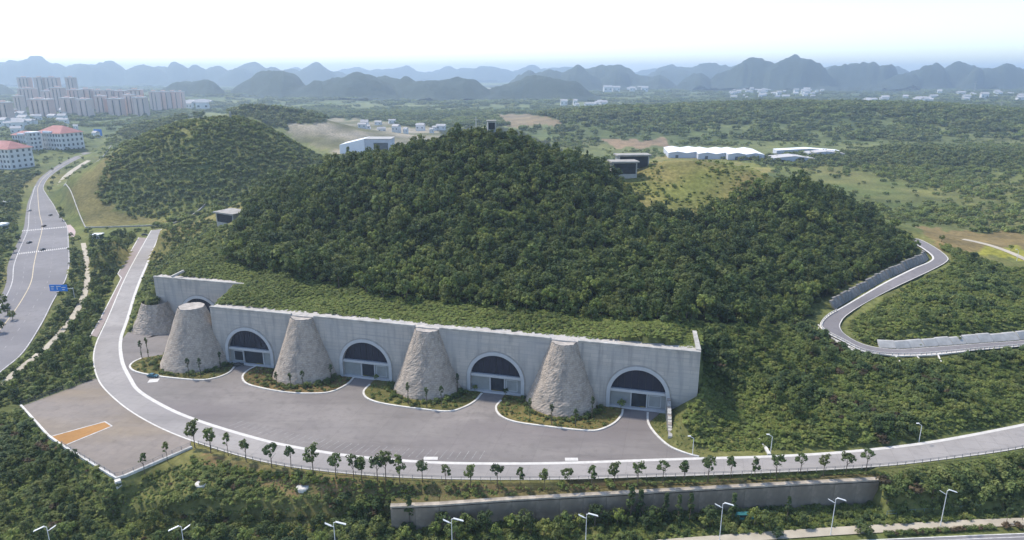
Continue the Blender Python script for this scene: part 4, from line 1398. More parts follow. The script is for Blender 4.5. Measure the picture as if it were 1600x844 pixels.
def small_lamp():
    e_ = empty('road_lamp')
    MB().tube([(0, 0, -0.1), (0, 0, 6.2)], [0.13, 0.09], 8).build('pole', M['lamp'], e_)
    MB().beam((0, 0, 6.2), (-1.3, 0, 7.0), 0.14).build('arm', M['lamp'], e_)
    MB().obox((-1.5, 0, 7.05), (0.5, 0.22, 0.09), 0.0).build('lamp_head', M['lamp'], e_)
    return e_
sl = small_lamp()
for k, (px, py, z, lb) in enumerate(((1082, 711, 0, 'small white road lamp at the end of the forecourt kerb'), (1204, 707, 0.3, 'small white road lamp on the inner road edge below the scrub slope'), (1436, 689, 0.3, 'small white road lamp on the inner road edge far right'), (1586, 419, 9, 'small white lamp beside the farm track at the yellow field'))):
    o = sl if k == 0 else copy_tree(sl)
    x, y = G(px, py, z); o.location = (x, y, tz(x, y)); tag(o, lb, 'lamp', 'small lamps along the access road')

# drain chute on the bank
o = MB()
pts = [(*G(px, py, z), z + 0.4) for px, py, z in ((1188, 674, 4), (1194, 690, 2), (1202, 710, 0.2))]
pts = [(p[0], p[1], tz(p[0], p[1]) + 0.35) for p in pts]
for a, b_ in zip(pts[:-1], pts[1:]): o.beam(a, b_, 1.1, 0.5)
tag(o.build('drain_chute', M['kerb']), 'pale concrete drain chute running down the scrub slope to the road', 'drain')

# ------------------------------------------------------------------ vehicles
def car(label, loc, rz, col, van=False, name='parked_car'):
    e_ = empty(name, loc, rz)
    tag(e_, label, 'van' if van else 'car')
    pm = plain('car_paint_' + str(len(bpy.data.materials)), col, 0.35, 0.03, 1, spec=0.5)
    L, Wd = (5.4, 1.0) if van else (4.5, 0.88)
    if van: prof = [(-2.7, .35), (-2.65, 1.2), (-2.4, 2.1), (-2.2, 2.25), (1.3, 2.2), (2.0, 1.35), (2.6, 1.1), (2.7, .35)]
    else: prof = [(-2.2, .32), (-2.25, .85), (-1.75, .98), (-1.2, 1.38), (-0.7, 1.47), (0.35, 1.44), (1.05, 1.0), (2.05, .82), (2.25, .5), (2.2, .32)]
    n = len(prof)
    vs = []
    for y, k in ((-Wd, 1.0), (Wd, 1.0)):
        vs += [(x, y * (1.0 if z < 1.05 else 0.82), z) for x, z in prof]
    fs = [tuple(range(n - 1, -1, -1))[::-1], tuple(range(n, 2 * n))[::-1]] + [(i, (i + 1) % n, n + (i + 1) % n, n + i)[::-1] for i in range(n)]
    o = MB().add(vs, fs)
    me_ = o.mesh('body', pm)
    bm = bmesh.new(); bm.from_mesh(me_)
    bmesh.ops.recalc_face_normals(bm, faces=bm.faces)
    bmesh.ops.bevel(bm, geom=bm.edges[:], offset=0.06, segments=2, affect='EDGES')
    bm.to_mesh(me_); bm.free()
    link('body', me_, e_)
    def quad(nm, q): MB().add(q, [(0, 1, 2, 3)]).build(nm, M['car_glass'], e_)
    if van:
        quad('windscreen', [(1.36, -.78, 2.13), (1.97, -.8, 1.45), (1.97, .8, 1.45), (1.36, .78, 2.13)])
        for s_ in (-1, 1): quad('side_window', [(-2.0, s_ * .9, 1.35), (1.5, s_ * .9, 1.35), (1.0, s_ * .84, 2.05), (-1.9, s_ * .84, 2.05)])
    else:
        quad('windscreen', [(.42, -.66, 1.42), (1.06, -.7, 1.05), (1.06, .7, 1.05), (.42, .66, 1.42)])
        quad('rear_window', [(-1.24, -.66, 1.4), (-1.74, -.68, 1.04), (-1.74, .68, 1.04), (-1.24, .66, 1.4)])
        for s_ in (-1, 1): quad('side_window', [(-1.5, s_ * .81, 1.06), (.85, s_ * .81, 1.06), (.3, s_ * .745, 1.38), (-1.0, s_ * .745, 1.38)])
    for s_ in (-1, 1):
        MB().obox((L / 2 - 0.02, s_ * .6, .72), (.06, .2, .09), 0).build('headlight', M['light'], e_)
        for x in (-1.35, 1.4):
            w_ = MB().tube([(x, s_ * (Wd - .18), .34), (x, s_ * (Wd + .04), .34)], .34, 14).build('tyre', M['tyre'], e_)
            MB().tube([(x, s_ * (Wd + .041), .34), (x, s_ * (Wd + .06), .34)], .2, 10).build('rim', M['rim'], w_)
    return e_
car('dark teal car parked beside the leftmost planting bed', (*G(239, 589), 0.03), -0.15, (0.02, 0.10, 0.14))
car('black car standing before the first doorway', (*G(373, 572), 0.03), 0.35, (0.02, 0.02, 0.024))
car('dark car at the far end of the access road by the gate', (*G(226, 368), 0.04), 0.2, (0.03, 0.03, 0.035))
car('dark car on the upper zebra crossing of the city road', (*G(69, 354, CZ), CZ + 0.05), 1.5, (0.06, 0.03, 0.03))
car('dark car on the lower zebra crossing of the city road', (*G(67, 391, CZ), CZ + 0.05), 1.5, (0.025, 0.025, 0.03))
car('pale car driving on the left side of the city road', (*G(46, 330, CZ), CZ + 0.05), 1.5, (0.5, 0.5, 0.5))
car('dark car on the right lane above the upper zebra crossing', (*G(79, 337, CZ), CZ + 0.05), 1.7, (0.05, 0.05, 0.06))
car('dark car waiting between the two zebra crossings at left', (*G(46, 380, CZ), CZ + 0.05), 1.5, (0.03, 0.03, 0.04))
x, y = G(1163, 812, LZ)
car('teal van parked below the retaining wall', (x, y, LZ + 0.05), 0.05, (0.05, 0.20, 0.20), True, 'parked_van')
x, y = G(1168, 808, LZ)

# ------------------------------------------------------------------ plants: prototypes
def leaves(n_cl, n_lf, shape, size, cl_r, seed, up=0.45, flat=1.0):
    """leaf cards gathered in clumps; shape(rng) -> (centre, outward) of one clump"""
    r_ = np.random.default_rng(seed)
    V = []; A = []
    for c_ in range(n_cl):
        cen, outw = shape(r_)
        tone = r_.random()
        n = n_lf
        q = r_.normal(0, 1, (n, 3))
        q /= np.linalg.norm(q, axis=1)[:, None]
        rad = cl_r * (0.45 + 0.55 * r_.random(n) ** 0.5)
        pos = cen + q * rad[:, None] * np.array((1, 1, 0.8 * flat))
        nrm = q * 0.7 + outw * 0.5 + r_.normal(0, 0.45, (n, 3)) + np.array((0, 0, up))
        nrm /= np.linalg.norm(nrm, axis=1)[:, None]
        t = np.cross(nrm, r_.normal(0, 1, (n, 3)))
        t /= np.linalg.norm(t, axis=1)[:, None]
        b_ = np.cross(nrm, t)
        s = size * (0.6 + 0.8 * r_.random(n))[:, None]
        k = 0.62
        quad = np.stack([pos - t * s, pos - b_ * s * k, pos + t * s, pos + b_ * s * k], 1)
        V.append(quad.reshape(-1, 3))
        shade = np.clip(tone * 0.7 + 0.3 * r_.random(n), 0, 1)
        A.append(np.repeat(shade, 4))
    return np.vstack(V), np.concatenate(A)

def leaf_mesh(name, parts, mat, trunk=None):
    V = np.vstack([p[0] for p in parts]); A = np.concatenate([p[1] for p in parts])
    n = len(V) // 4
    tv = trunk.v if trunk else []; tf = trunk.f if trunk else []
    me = bpy.data.meshes.new(name)
    faces = [(4 * i, 4 * i + 1, 4 * i + 2, 4 * i + 3) for i in range(n)] + [tuple(i + 4 * n for i in f) for f in tf]
    me.from_pydata([tuple(v) for v in V] + list(tv), [], faces)
    me.materials.append(mat)
    if trunk:
        me.materials.append(M['bark'])
        me.polygons.foreach_set('material_index', np.array([0] * n + [1] * len(tf), np.int32))
    at_ = me.attributes.new('clump', 'FLOAT', 'POINT')
    at_.data.foreach_set('value', np.concatenate([A, np.full(len(tv), 0.5)]).astype(np.float32))
    me.update()
    return me

def ell(cx, cz, rx, rz, inner=0.55, low=-0.75):
    def f(r_):
        while True:
            q = r_.normal(0, 1, 3)
            q /= np.linalg.norm(q)
            if q[2] > low: break
        rad = inner + (1 - inner) * r_.random() ** 0.5
        c_ = q * np.array((rx, rx, rz)) * rad
        return c_ + np.array((cx, 0, cz)), q
    return f
def coni(h0, h1, r0):
    def f(r_):
        t = r_.random() ** 1.3
        a = r_.random() * 2 * math.pi
        rr = r0 * (1 - t) * (0.5 + 0.5 * r_.random())
        q = np.array((math.cos(a), math.sin(a), 0.3))
        return np.array((rr * math.cos(a), rr * math.sin(a), h0 + (h1 - h0) * t)), q
    return f
def trunk(h, r, limbs, seed, spread=1.6):
    r_ = random.Random(seed)
    mb = MB()
    lean = (r_.uniform(-.25, .25), r_.uniform(-.25, .25))
    mb.tube([(0, 0, -0.6), (lean[0] * .4, lean[1] * .4, h * .5), (lean[0], lean[1], h)], [r * 1.25, r * .85, r * .5], 7)
    for k in range(limbs):
        a = r_.uniform(0, 6.28); z0 = h * r_.uniform(.45, .8)
        mb.tube([(lean[0] * .6, lean[1] * .6, z0), (math.cos(a) * spread * .5, math.sin(a) * spread * .5, z0 + h * .18), (math.cos(a) * spread, math.sin(a) * spread, z0 + h * .3)], [r * .45, r * .3, r * .15], 5)
    return mb
def lobed(lobes, n_cl, n_lf, size, cl_r, seed):
    """crown made of several unequal lobes"""
    out = []
    for i, (x, y, z, rx, rz) in enumerate(lobes):
        f0 = ell(0, 0, rx, rz)
        def f(r_, f0=f0, x=x, y=y, z=z):
            c_, q = f0(r_)
            return c_ + np.array((x, y, z)), q
        out.append(leaves(max(3, int(n_cl * rx * rx / sum(l[3] ** 2 for l in lobes))), n_lf, f, size, cl_r, seed * 31 + i))
    return out
PR = {}      # name -> (crown parts, trunk, leaf material)
def proto(name, parts, tr, mat): PR[name] = (leaf_mesh('crown_' + name, parts, M[mat]), tr.mesh('trunk_' + name, M['bark']) if tr else None, leaf_mesh('plant_' + name, parts, M[mat], tr))
proto('broad_a', lobed([(0, 0, 5.0, 2.7, 2.6), (1.5, .6, 4.2, 1.7, 1.6), (-1.2, -1.0, 4.4, 1.8, 1.7), (.2, 1.4, 6.2, 1.5, 1.4)], 34, 16, .42, .85, 1), trunk(4.6, .22, 4, 1), 'leaf')
proto('broad_b', lobed([(0, 0, 4.6, 3.0, 2.3), (-1.6, .8, 5.0, 1.6, 1.5), (1.4, -1.3, 3.9, 1.8, 1.5), (1.2, 1.2, 5.4, 1.5, 1.3)], 36, 16, .42, .85, 2), trunk(4.2, .24, 4, 2), 'leaf')
proto('broad_c', lobed([(0, 0, 5.6, 2.1, 3.2), (.9, .4, 4.0, 1.5, 1.7), (-.7, .5, 6.6, 1.3, 1.5)], 30, 16, .40, .8, 3), trunk(5.0, .2, 3, 3), 'leaf')
proto('broad_d', lobed([(0, 0, 4.8, 2.6, 2.6), (1.3, .9, 5.4, 1.6, 1.4), (-1.3, .2, 4.0, 1.5, 1.4)], 32, 16, .40, .8, 4), trunk(4.4, .22, 3, 4), 'leaf_dark')
proto('broad_e', lobed([(0, 0, 4.6, 2.3, 2.2), (1.1, -.6, 5.2, 1.4, 1.3), (-1.0, .7, 4.2, 1.5, 1.3)], 28, 16, .38, .75, 5), trunk(4.2, .18, 3, 5), 'leaf_light')
proto('cypress', [leaves(34, 12, coni(0.8, 8.6, 1.5), .34, .5, 6)], trunk(7.5, .16, 0, 6), 'leaf_dark')
proto('sapling_a', lobed([(.3, 0, 4.6, 1.25, 1.5), (-.6, .3, 5.6, .85, 1.0), (.6, -.4, 3.7, .8, .8)], 26, 16, .27, .45, 7), trunk(4.6, .10, 4, 7, .9), 'leaf')
proto('sapling_b', lobed([(-.2, 0, 4.9, 1.1, 1.3), (.8, .2, 5.3, .8, .9), (-.7, -.4, 4.0, .75, .8)], 22, 16, .27, .42, 8), trunk(4.9, .09, 5, 8, 1.0), 'leaf_dark')
proto('sapling_c', lobed([(0, 0, 4.4, 1.5, 1.2), (.9, 0, 4.9, 1.0, .9), (-1.0, .3, 4.7, .9, .9)], 28, 16, .28, .45, 9), trunk(4.4, .11, 5, 9, 1.2), 'leaf_dark')
proto('sapling_d', lobed([(0, 0, 4.6, .95, 1.7), (.2, .1, 6.0, .6, .8)], 18, 14, .26, .4, 10), trunk(5.0, .08, 4, 10, .7), 'leaf')
proto('slim', [leaves(9, 12, ell(0, 4.7, .55, 1.0), .24, .38, 11), leaves(6, 8, ell(0, 2.4, .35, 1.8), .2, .25, 12)], trunk(5.2, .13, 0, 11), 'leaf_dark')
proto('bush_a', [leaves(16, 14, ell(0, .55, 1.05, .75, .4, -.1), .22, .42, 21, up=.9)], None, 'leaf_scrub')
proto('bush_b', [leaves(18, 14, ell(0, .7, .9, 1.0, .4, -.1), .22, .42, 22, up=.9)], None, 'leaf_scrub')
proto('bush_c', [leaves(16, 14, ell(0, .55, 1.15, .7, .4, -.1), .24, .45, 23, up=.9)], None, 'leaf_light')
proto('bush_d', [leaves(16, 14, ell(0, .6, 1.05, .8, .4, -.1), .22, .42, 24, up=.9)], None, 'leaf')
proto('bush_e', [leaves(16, 14, ell(0, .7, 1.0, .9, .4, -.1), .22, .42, 25, up=.9)], None, 'leaf_dark')
proto('bush_red', [leaves(14, 14, ell(0, .6, .9, .7, .4, -.1), .22, .42, 26, up=.9)], None, 'leaf_red')
proto('bush_lime', [leaves(14, 14, ell(0, .5, .9, .6, .4, -.1), .22, .42, 27, up=.9)], None, 'leaf_lime')
proto('tuft', [leaves(7, 9, ell(0, .22, .7, .28, .2, 0), .2, .3, 28, flat=.5, up=1.4)], None, 'leaf_scrub')
proto('meadow', [leaves(9, 10, ell(0, .24, .85, .25, .2, 0), .22, .34, 29, flat=.5, up=1.8)], None, 'leaf_light')
proto('far_a', [leaves(22, 8, ell(0, .75, 1.0, .8, .5, -.2), .26, .36, 31, up=.9)], None, 'leaf_far')
proto('far_b', [leaves(20, 8, ell(0, .6, 1.1, .6, .5, -.2), .26, .36, 32, up=.9)], None, 'leaf_far')
proto('far_c', [leaves(18, 8, ell(0, .5, 1.1, .5, .5, -.2), .26, .36, 33, up=.9)], None, 'leaf_scrub')

# ------------------------------------------------------------------ plants: scattering
_gn = {}
def scatter(name, pts, kinds, pick, scl, label, cat=None, zs=None):
    """one uncountable mass of plants: a point cloud that instances the plant meshes"""
    coll = bpy.data.collections.new(name + '_kinds')
    for i, k in enumerate(kinds):
        coll.objects.link(bpy.data.objects.new('%s_%02d_%s' % (name, i, k), PR[k][2]))
    me = bpy.data.meshes.new(name)
    n = len(pts)
    me.vertices.add(n)
    me.vertices.foreach_set('co', np.asarray(pts, np.float32).ravel())
    def attr(nm, ty, data, key='value'):
        a = me.attributes.new(nm, ty, 'POINT')
        a.data.foreach_set(key, np.ascontiguousarray(data).ravel())
    r_ = np.random.default_rng(n)
    attr('kind_index', 'INT', np.asarray(pick, np.int32))
    sc = np.asarray(scl, np.float32)
    s3 = np.column_stack([sc * r_.uniform(.88, 1.12, n), sc * r_.uniform(.88, 1.12, n), sc * r_.uniform(.85, 1.2, n) * (zs if zs is not None else 1.0)]).astype(np.float32)
    attr('size', 'FLOAT_VECTOR', s3, 'vector')
    rot = np.column_stack([r_.normal(0, .06, n), r_.normal(0, .06, n), r_.uniform(0, 6.283, n)]).astype(np.float32)
    attr('turn', 'FLOAT_VECTOR', rot, 'vector')
    me.update()
    ng = bpy.data.node_groups.new(name + '_nodes', 'GeometryNodeTree')
    ng.interface.new_socket('Geometry', in_out='INPUT', socket_type='NodeSocketGeometry')
    ng.interface.new_socket('Geometry', in_out='OUTPUT', socket_type='NodeSocketGeometry')
    N = ng.nodes; Lk = ng.links
    gi = N.new('NodeGroupInput'); go = N.new('NodeGroupOutput')
    ip = N.new('GeometryNodeInstanceOnPoints')
    ci = N.new('GeometryNodeCollectionInfo')
    ci.inputs['Collection'].default_value = coll
    ci.inputs['Separate Children'].default_value = True
    ci.inputs['Reset Children'].default_value = True
    def na(nm, ty):
        q = N.new('GeometryNodeInputNamedAttribute'); q.data_type = ty; q.inputs['Name'].default_value = nm
        return q.outputs['Attribute']
    e2r = N.new('FunctionNodeEulerToRotation')
    Lk.new(na('turn', 'FLOAT_VECTOR'), e2r.inputs[0])
    ip.inputs['Pick Instance'].default_value = True
    Lk.new(gi.outputs[0], ip.inputs['Points'])
    Lk.new(ci.outputs[0], ip.inputs['Instance'])
    Lk.new(na('kind_index', 'INT'), ip.inputs['Instance Index'])
    Lk.new(e2r.outputs[0], ip.inputs['Rotation'])
    Lk.new(na('size', 'FLOAT_VECTOR'), ip.inputs['Scale'])
    Lk.new(ip.outputs[0], go.inputs[0])
    o = link(name, me)
    md = o.modifiers.new('plants', 'NODES')
    md.node_group = ng
    tag(o, label, cat, kind='stuff')
    return o

HRQ = resample(HRC, 3.0); CRQ = resample(CRC, 3.0); FPQ = resample(FPC, 3.0); TRQ = resample(TR, 3.0); UPQ = resample(UPC, 3.0)
CWID = np.interp(np.linspace(0, 1, len(CRQ)), np.linspace(0, 1, len(CRC)), np.linalg.norm(CRR[:, :2] - CRL[:, :2], axis=1) / 2)
def ndist(Q, X, Y):
    out = np.empty(len(X)); kk_ = np.empty(len(X), int)
    for i in range(0, len(X), 20000):
        d2 = (X[i:i + 20000, None] - Q[:, 0]) ** 2 + (Y[i:i + 20000, None] - Q[:, 1]) ** 2
        k = d2.argmin(1); kk_[i:i + 20000] = k
        out[i:i + 20000] = np.sqrt(d2[np.arange(len(k)), k])
    return out, kk_
ROADPOLY = [tuple(p) for p in RD_OUT] + [tuple(p) for p in RD_IN[::-1]]
SHEDS = [(o.location.x, o.location.y) for o in bpy.data.objects if o.name.startswith('ventilation_shed')] + [(bpy.data.objects['guard_booth'].location.x, bpy.data.objects['guard_booth'].location.y)]
def free(X, Y, Z, pad=1.0):
    ok = np.ones(len(X), bool)
    for poly in (PLAZA, LOT, ROADPOLY, layout):
        ok &= ~inside(poly, X, Y)
        ok &= polydist(np.asarray(poly), X, Y) > pad
    hw = np.linalg.norm(HRA[:, :2] - HRB[:, :2], axis=1).mean() / 2
    ok &= ndist(HRQ, X, Y)[0] > hw + pad + 0.8
    dd, k = ndist(CRQ, X, Y)
    ok &= dd > CWID[k] + pad
    ok &= ndist(FPQ, X, Y)[0] > 1.7 + pad * .6
    ok &= ndist(UPQ, X, Y)[0] > 3.6 + pad * .6
    ok &= ndist(TRQ, X, Y)[0] > 2.3 + pad * .6
    u, v = W2UV(X, Y)
    ok &= ~((u > -14) & (u < WLEN + 1) & (v > 0) & (v < 2.9)) & ~((u > -14) & (u < 191) & (v > -2) & (v < 1))
    ok &= ~((u > REAR_U0) & (u < -.5 - np.clip(v, 0, 32) * .34) & (v > 8) & (v < REAR_V + 1.6))
    ok &= ~((Y < np.interp(X, PAVB[:, 0], PAVB[:, 1]) + pad * .7) & (np.abs(X) < 420))
    for sx, sy in SHEDS: ok &= ~((np.abs(X - sx) < 10.5) & (Y > sy - 9) & (Y < sy + 12))
    return ok
def candidates(x0, x1, y0, y1, st, seed):
    r_ = np.random.default_rng(seed)
    gx_, gy_ = np.meshgrid(np.arange(x0, x1, st), np.arange(y0, y1, st))
    X = (gx_ + r_.uniform(-.48, .48, gx_.shape) * st).ravel(); Y = (gy_ + r_.uniform(-.48, .48, gy_.shape) * st).ravel()
    px, py = PX(X, Y, np.zeros_like(X))
    return X, Y
def zone_points(poly_px, box, st, seed, pad=1.0, wamt=4, dens=None):
    X, Y = candidates(*box, st, seed)
    Z = terr(X, Y)
    px, py = PX(X, Y, Z)
    wx, wy = warp(px, py, wamt)
    k = inside(poly_px, wx, wy)
    X, Y, Z = X[k], Y[k], Z[k]
    if dens is not None:
        k = np.random.default_rng(seed + 5).random(len(X)) < dens(X, Y)
        X, Y, Z = X[k], Y[k], Z[k]
    k = free(X, Y, Z, pad)
    return np.column_stack([X[k], Y[k], Z[k]])
def picks(n, w, seed):
    return np.random.default_rng(seed).choice(len(w), n, p=np.array(w) / sum(w))

def plant(kind, loc, s, rz, label, cat, group, name='tree'):
    e_ = empty(name, loc, rz)
    e_.scale = s if hasattr(s, '__len__') else (s, s, s)
    tag(e_, label, cat, group)
    cm, tm, _ = PR[kind]
    link('crown' if tm else 'foliage', cm, e_)
    if tm: link('trunk', tm, e_)
    return e_

# the wood on the main hill: the 300 nearest trees one by one, the rest as one mass
kinds = ['broad_a', 'broad_b', 'broad_c', 'broad_d', 'broad_e', 'cypress', 'bush_b', 'bush_d']
P_ = zone_points(Z_FOREST, (-230, 330, 250, 520), 4.1, 11, 2.0, 5)
u, v = W2UV(P_[:, 0], P_[:, 1])
r_ = np.random.default_rng(3)
wts = [5, 5, 4, 4, 2.0, 0.5]
tn = fbm(P_[:, 0] + 77, P_[:, 1], 34, 2)
pk = np.where(tn > .08, picks(len(P_), [2, 2, 2, 7, .4, 1.0], 4), np.where(tn < -.12, picks(len(P_), [3, 3, 2, .6, 5, .1], 41), picks(len(P_), wts, 42)))
sc = r_.uniform(.5, 1.25, len(P_)) * (1 + .5 * vnoise(P_[:, 0], P_[:, 1], 30)) * np.where(r_.random(len(P_)) < .10, 1.4, 1.0)
# lower growth near the summit
sc *= np.where(P_[:, 2] > 66, .72, 1.0)
dist3 = np.linalg.norm(P_ - np.array((0, 0, CAM_H)), axis=1) / np.maximum(sc, .5)
order = np.argsort(dist3)
big = order[:300]
for i in big:
    plant(kinds[pk[i]], tuple(P_[i]), sc[i], float(r_.uniform(0, 6.28)), 'broadleaf tree along the lower edge of the wood on the main hill', 'tree', 'trees along the foot of the wood', 'forest_tree')
rest = order[300:]
scatter('forest', P_[rest], kinds[:6], pk[rest], sc[rest], 'dense green wood covering the main hill', 'forest')
# understory
P_ = zone_points(Z_FOREST, (-230, 330, 250, 520), 4.0, 12, 1.5, 5)
scatter('forest_undergrowth', P_, ['bush_b', 'bush_d', 'bush_e', 'bush_c'], picks(len(P_), [3, 3, 3, 1], 5), np.random.default_rng(6).uniform(1.2, 2.4, len(P_)), 'undergrowth between the trees of the main hill', 'undergrowth')

# grassy knoll
P_ = zone_points(Z_KNOLL, (40, 230, 380, 540), 3.2, 13, 1.0, 4, lambda X, Y: np.clip(.32 + 1.6 * fbm(X, Y, 30, 2), 0.06, .9))
scatter('knoll_scrub', P_, ['meadow', 'bush_c', 'bush_a'], picks(len(P_), [7, 1.5, 1], 5), np.random.default_rng(6).uniform(.7, 1.5, len(P_)), 'short dry grass and scrub on the yellowish knoll', 'scrub')

# roof terrace before the wood
Z_ROOF = [(245, 430), (310, 375), (350, 385), (400, 420), (470, 434), (640, 466), (900, 490), (1100, 504), (1095, 555), (900, 540), (330, 484), (320, 480), (355, 448), (330, 442)]
P_ = zone_points(Z_ROOF, (-205, 80, 225, 400), 1.2, 14, .3, 2)
lft = (P_[:, 0] < -95) & (fbm(P_[:, 0], P_[:, 1], 20, 2) > -.1)
hi = fbm(P_[:, 0], P_[:, 1], 15, 2)
pk = np.where(lft, picks(len(P_), [4, 1.5, 3, .8, .3, 3, 5], 7), np.where(hi > .16, picks(len(P_), [4, 1, 2, .4, 0, 2, 6], 8), picks(len(P_), [1, .1, .6, 0, 0, 3, 10], 9)))
scatter('terrace_shrubs', P_, ['bush_a', 'bush_b', 'bush_c', 'bush_d', 'bush_e', 'tuft', 'meadow'], pk, np.random.default_rng(9).uniform(.5, .85, len(P_)) * np.where(pk >= 5, 1.35, 1 + .6 * hi), 'grass and low green shrubs covering the earth roof behind the portal wall', 'shrubs')

# left bank between the access road and the rear wall
Z_LBANK = [(200, 520), (204, 500), (225, 440), (255, 372), (262, 352), (330, 345), (360, 352), (400, 310), (380, 340), (352, 400), (310, 380), (245, 434), (246, 470), (262, 490), (265, 522)]
P_ = zone_points(Z_LBANK, (-300, -130, 262, 520), 2.1, 15, .6, 3)
scatter('bank_scrub', P_, ['tuft', 'bush_a', 'bush_b', 'bush_c', 'bush_e'], picks(len(P_), [5, 3, 2, 2, 1.2], 10), np.random.default_rng(10).uniform(.6, 1.35, len(P_)), 'rough grass and scrub on the steep bank beside the access road', 'scrub')

# left hill
Z_HILL2 = [(150, 305), (165, 255), (200, 222), (260, 195), (330, 177), (400, 185), (460, 210), (520, 245), (500, 268), (420, 292), (360, 325), (300, 340), (215, 340), (170, 322)]
P_ = zone_points(Z_HILL2, (-480, -120, 560, 860), 3.6, 16, 1.0, 6, lambda X, Y: np.clip(.9 + 1.2 * fbm(X, Y, 45, 2), .45, 1))
scatter('hill_scrub', P_, ['bush_a', 'bush_b', 'bush_d', 'bush_e', 'far_a', 'bush_c'], picks(len(P_), [4, 3, 2, .8, 2, 2.5], 11), np.random.default_rng(11).uniform(1.0, 2.5, len(P_)), 'scrub covering the rounded hill at left', 'scrub')

# right slope above the curved road
Z_RSLOPE = [(1100, 510), (1255, 508), (1285, 520), (1350, 556), (1420, 562), (1600, 550), (1700, 545), (1700, 640), (1600, 655), (1440, 685), (1300, 700), (1110, 706), (1080, 690), (1068, 650), (1098, 610)]
P_ = zone_points(Z_RSLOPE, (60, 300, 195, 330), 2.0, 17, 1.0, 3)
hi = fbm(P_[:, 0], P_[:, 1] * 1.6, 26, 2) + .1 * (PX(P_[:, 0], P_[:, 1], P_[:, 2])[1] < 610) - .22 * inside([(1060, 600), (1240, 615), (1260, 700), (1060, 710)], *PX(P_[:, 0], P_[:, 1], P_[:, 2]))
pk = np.where(hi > .16, picks(len(P_), [1.5, 2, 1, 4, 2.5, .4, .5], 12), picks(len(P_), [4, 1.5, 4, .5, .1, .15, 7], 13))
s_ = np.random.default_rng(12).uniform(.7, 1.4, len(P_)) * np.clip(.9 + 1.7 * hi, .45, 1.9)
scatter('slope_scrub', P_, ['bush_a', 'bush_b', 'bush_c', 'bush_d', 'bush_e', 'bush_red', 'meadow'], pk, s_, 'dense green scrub on the slope above the curved road', 'scrub')
# single trees standing in that scrub
Z_RTREES = [(1115, 525), (1250, 515), (1300, 560), (1300, 640), (1230, 660), (1140, 600)]
P_ = zone_points(Z_RTREES, (60, 300, 195, 330), 7.0, 18, 2.0, 3, lambda X, Y: np.full(len(X), .75))
for k, q in enumerate(P_):
    plant(['broad_d', 'broad_a', 'broad_c'][k % 3], tuple(q), random.uniform(.55, .95), random.uniform(0, 6), 'dark tree rising from the scrub right of the portal wall', 'tree', 'trees right of the portal wall', 'slope_tree')
Z_RT2 = [(1300, 580), (1600, 570), (1600, 640), (1400, 670), (1300, 680)]
P_ = zone_points(Z_RT2, (100, 300, 195, 330), 12.0, 19, 2.0, 3, lambda X, Y: np.full(len(X), .6))
for k, q in enumerate(P_):
    plant(['broad_e', 'broad_a'][k % 2], tuple(q), random.uniform(.4, .7), random.uniform(0, 6), 'small tree in the scrub below the hill road at right', 'tree', 'small trees below the hill road', 'slope_tree')

# inside the bend of the hill road and beyond
Z_BEND = [(1320, 505), (1330, 480), (1360, 470), (1460, 425), (1485, 405), (1470, 385), (1500, 392), (1560, 412), (1700, 445), (1700, 520), (1600, 530), (1440, 540), (1340, 530)]
P_ = zone_points(Z_BEND, (125, 360, 260, 440), 2.4, 20, .8, 3)
hi = fbm(P_[:, 0], P_[:, 1] * 1.6, 24, 2)
pk = np.where(hi > .14, picks(len(P_), [1.5, 1.5, 3, 2, .3, 2], 13), picks(len(P_), [5, 3, .3, .1, 4, .6], 14))
scatter('bend_scrub', P_, ['bush_c', 'bush_a', 'bush_d', 'bush_e', 'meadow', 'bush_b'], pk, np.random.default_rng(13).uniform(.8, 1.5, len(P_)) * np.clip(.95 + 1.6 * hi, .5, 1.9), 'bright scrub inside the bend of the hill road', 'scrub')
for k, (px, py, z, s) in enumerate(((1520, 412, 15, .9), (1500, 440, 17, .6), (1545, 445, 13, .7), (1415, 385, 21, .6), (1470, 385, 17, .55), (1575, 412, 6, .6), (1560, 470, 14, .8), (1440, 500, 17, .6), (1500, 505, 16, .6))):
    x, y = G(px, py, z)
    plant(['broad_d', 'broad_a', 'broad_e'][k % 3], (x, y, tz(x, y)), s, k, ['round dark tree above the bend of the hill road, beside the yellow field', 'small tree in the scrub inside the hill road bend'][0 if k == 0 else 1], 'tree', None if k == 0 else 'small trees inside the hill road bend', 'bend_tree')

# lower left bank: dense dark bushes and trees, rough grass between
Z_LOW = [(-60, 650), (32, 640), (75, 690), (184, 756), (300, 722), (430, 768), (620, 792), (640, 830), (640, 900), (-100, 900)]
P_ = zone_points(Z_LOW, (-230, -25, 160, 235), 1.9, 21, .8, 3)
hi = fbm(P_[:, 0], P_[:, 1] * 1.5, 22, 2)
pk = np.where(hi > .0, picks(len(P_), [1, 2, .6, 4, 4, .5, 1], 14), picks(len(P_), [3, 1, 2.2, .6, .3, .5, 5], 15))
scatter('bank_bushes', P_, ['bush_a', 'bush_b', 'bush_c', 'bush_d', 'bush_e', 'bush_red', 'tuft'], pk, np.random.default_rng(14).uniform(.7, 1.3, len(P_)) * np.clip(.9 + 1.5 * hi, .45, 1.7), 'tangled bushes on the bank below the paved lot', 'bushes')
Z_LOWT = [(-60, 690), (90, 705), (130, 745), (180, 790), (300, 775), (420, 795), (600, 805), (640, 900), (-100, 900)]
P_ = zone_points(Z_LOWT, (-230, -25, 168, 225), 4.6, 22, 1.5, 3, lambda X, Y: np.full(len(X), .72))
for k, q in enumerate(P_):
    plant(['broad_d', 'broad_a', 'broad_d', 'broad_b'][k % 4], tuple(q), random.uniform(.35, .68), random.uniform(0, 6), 'dark bushy tree on the bank at the lower left', 'tree', 'bushy trees on the lower left bank', 'bank_tree')
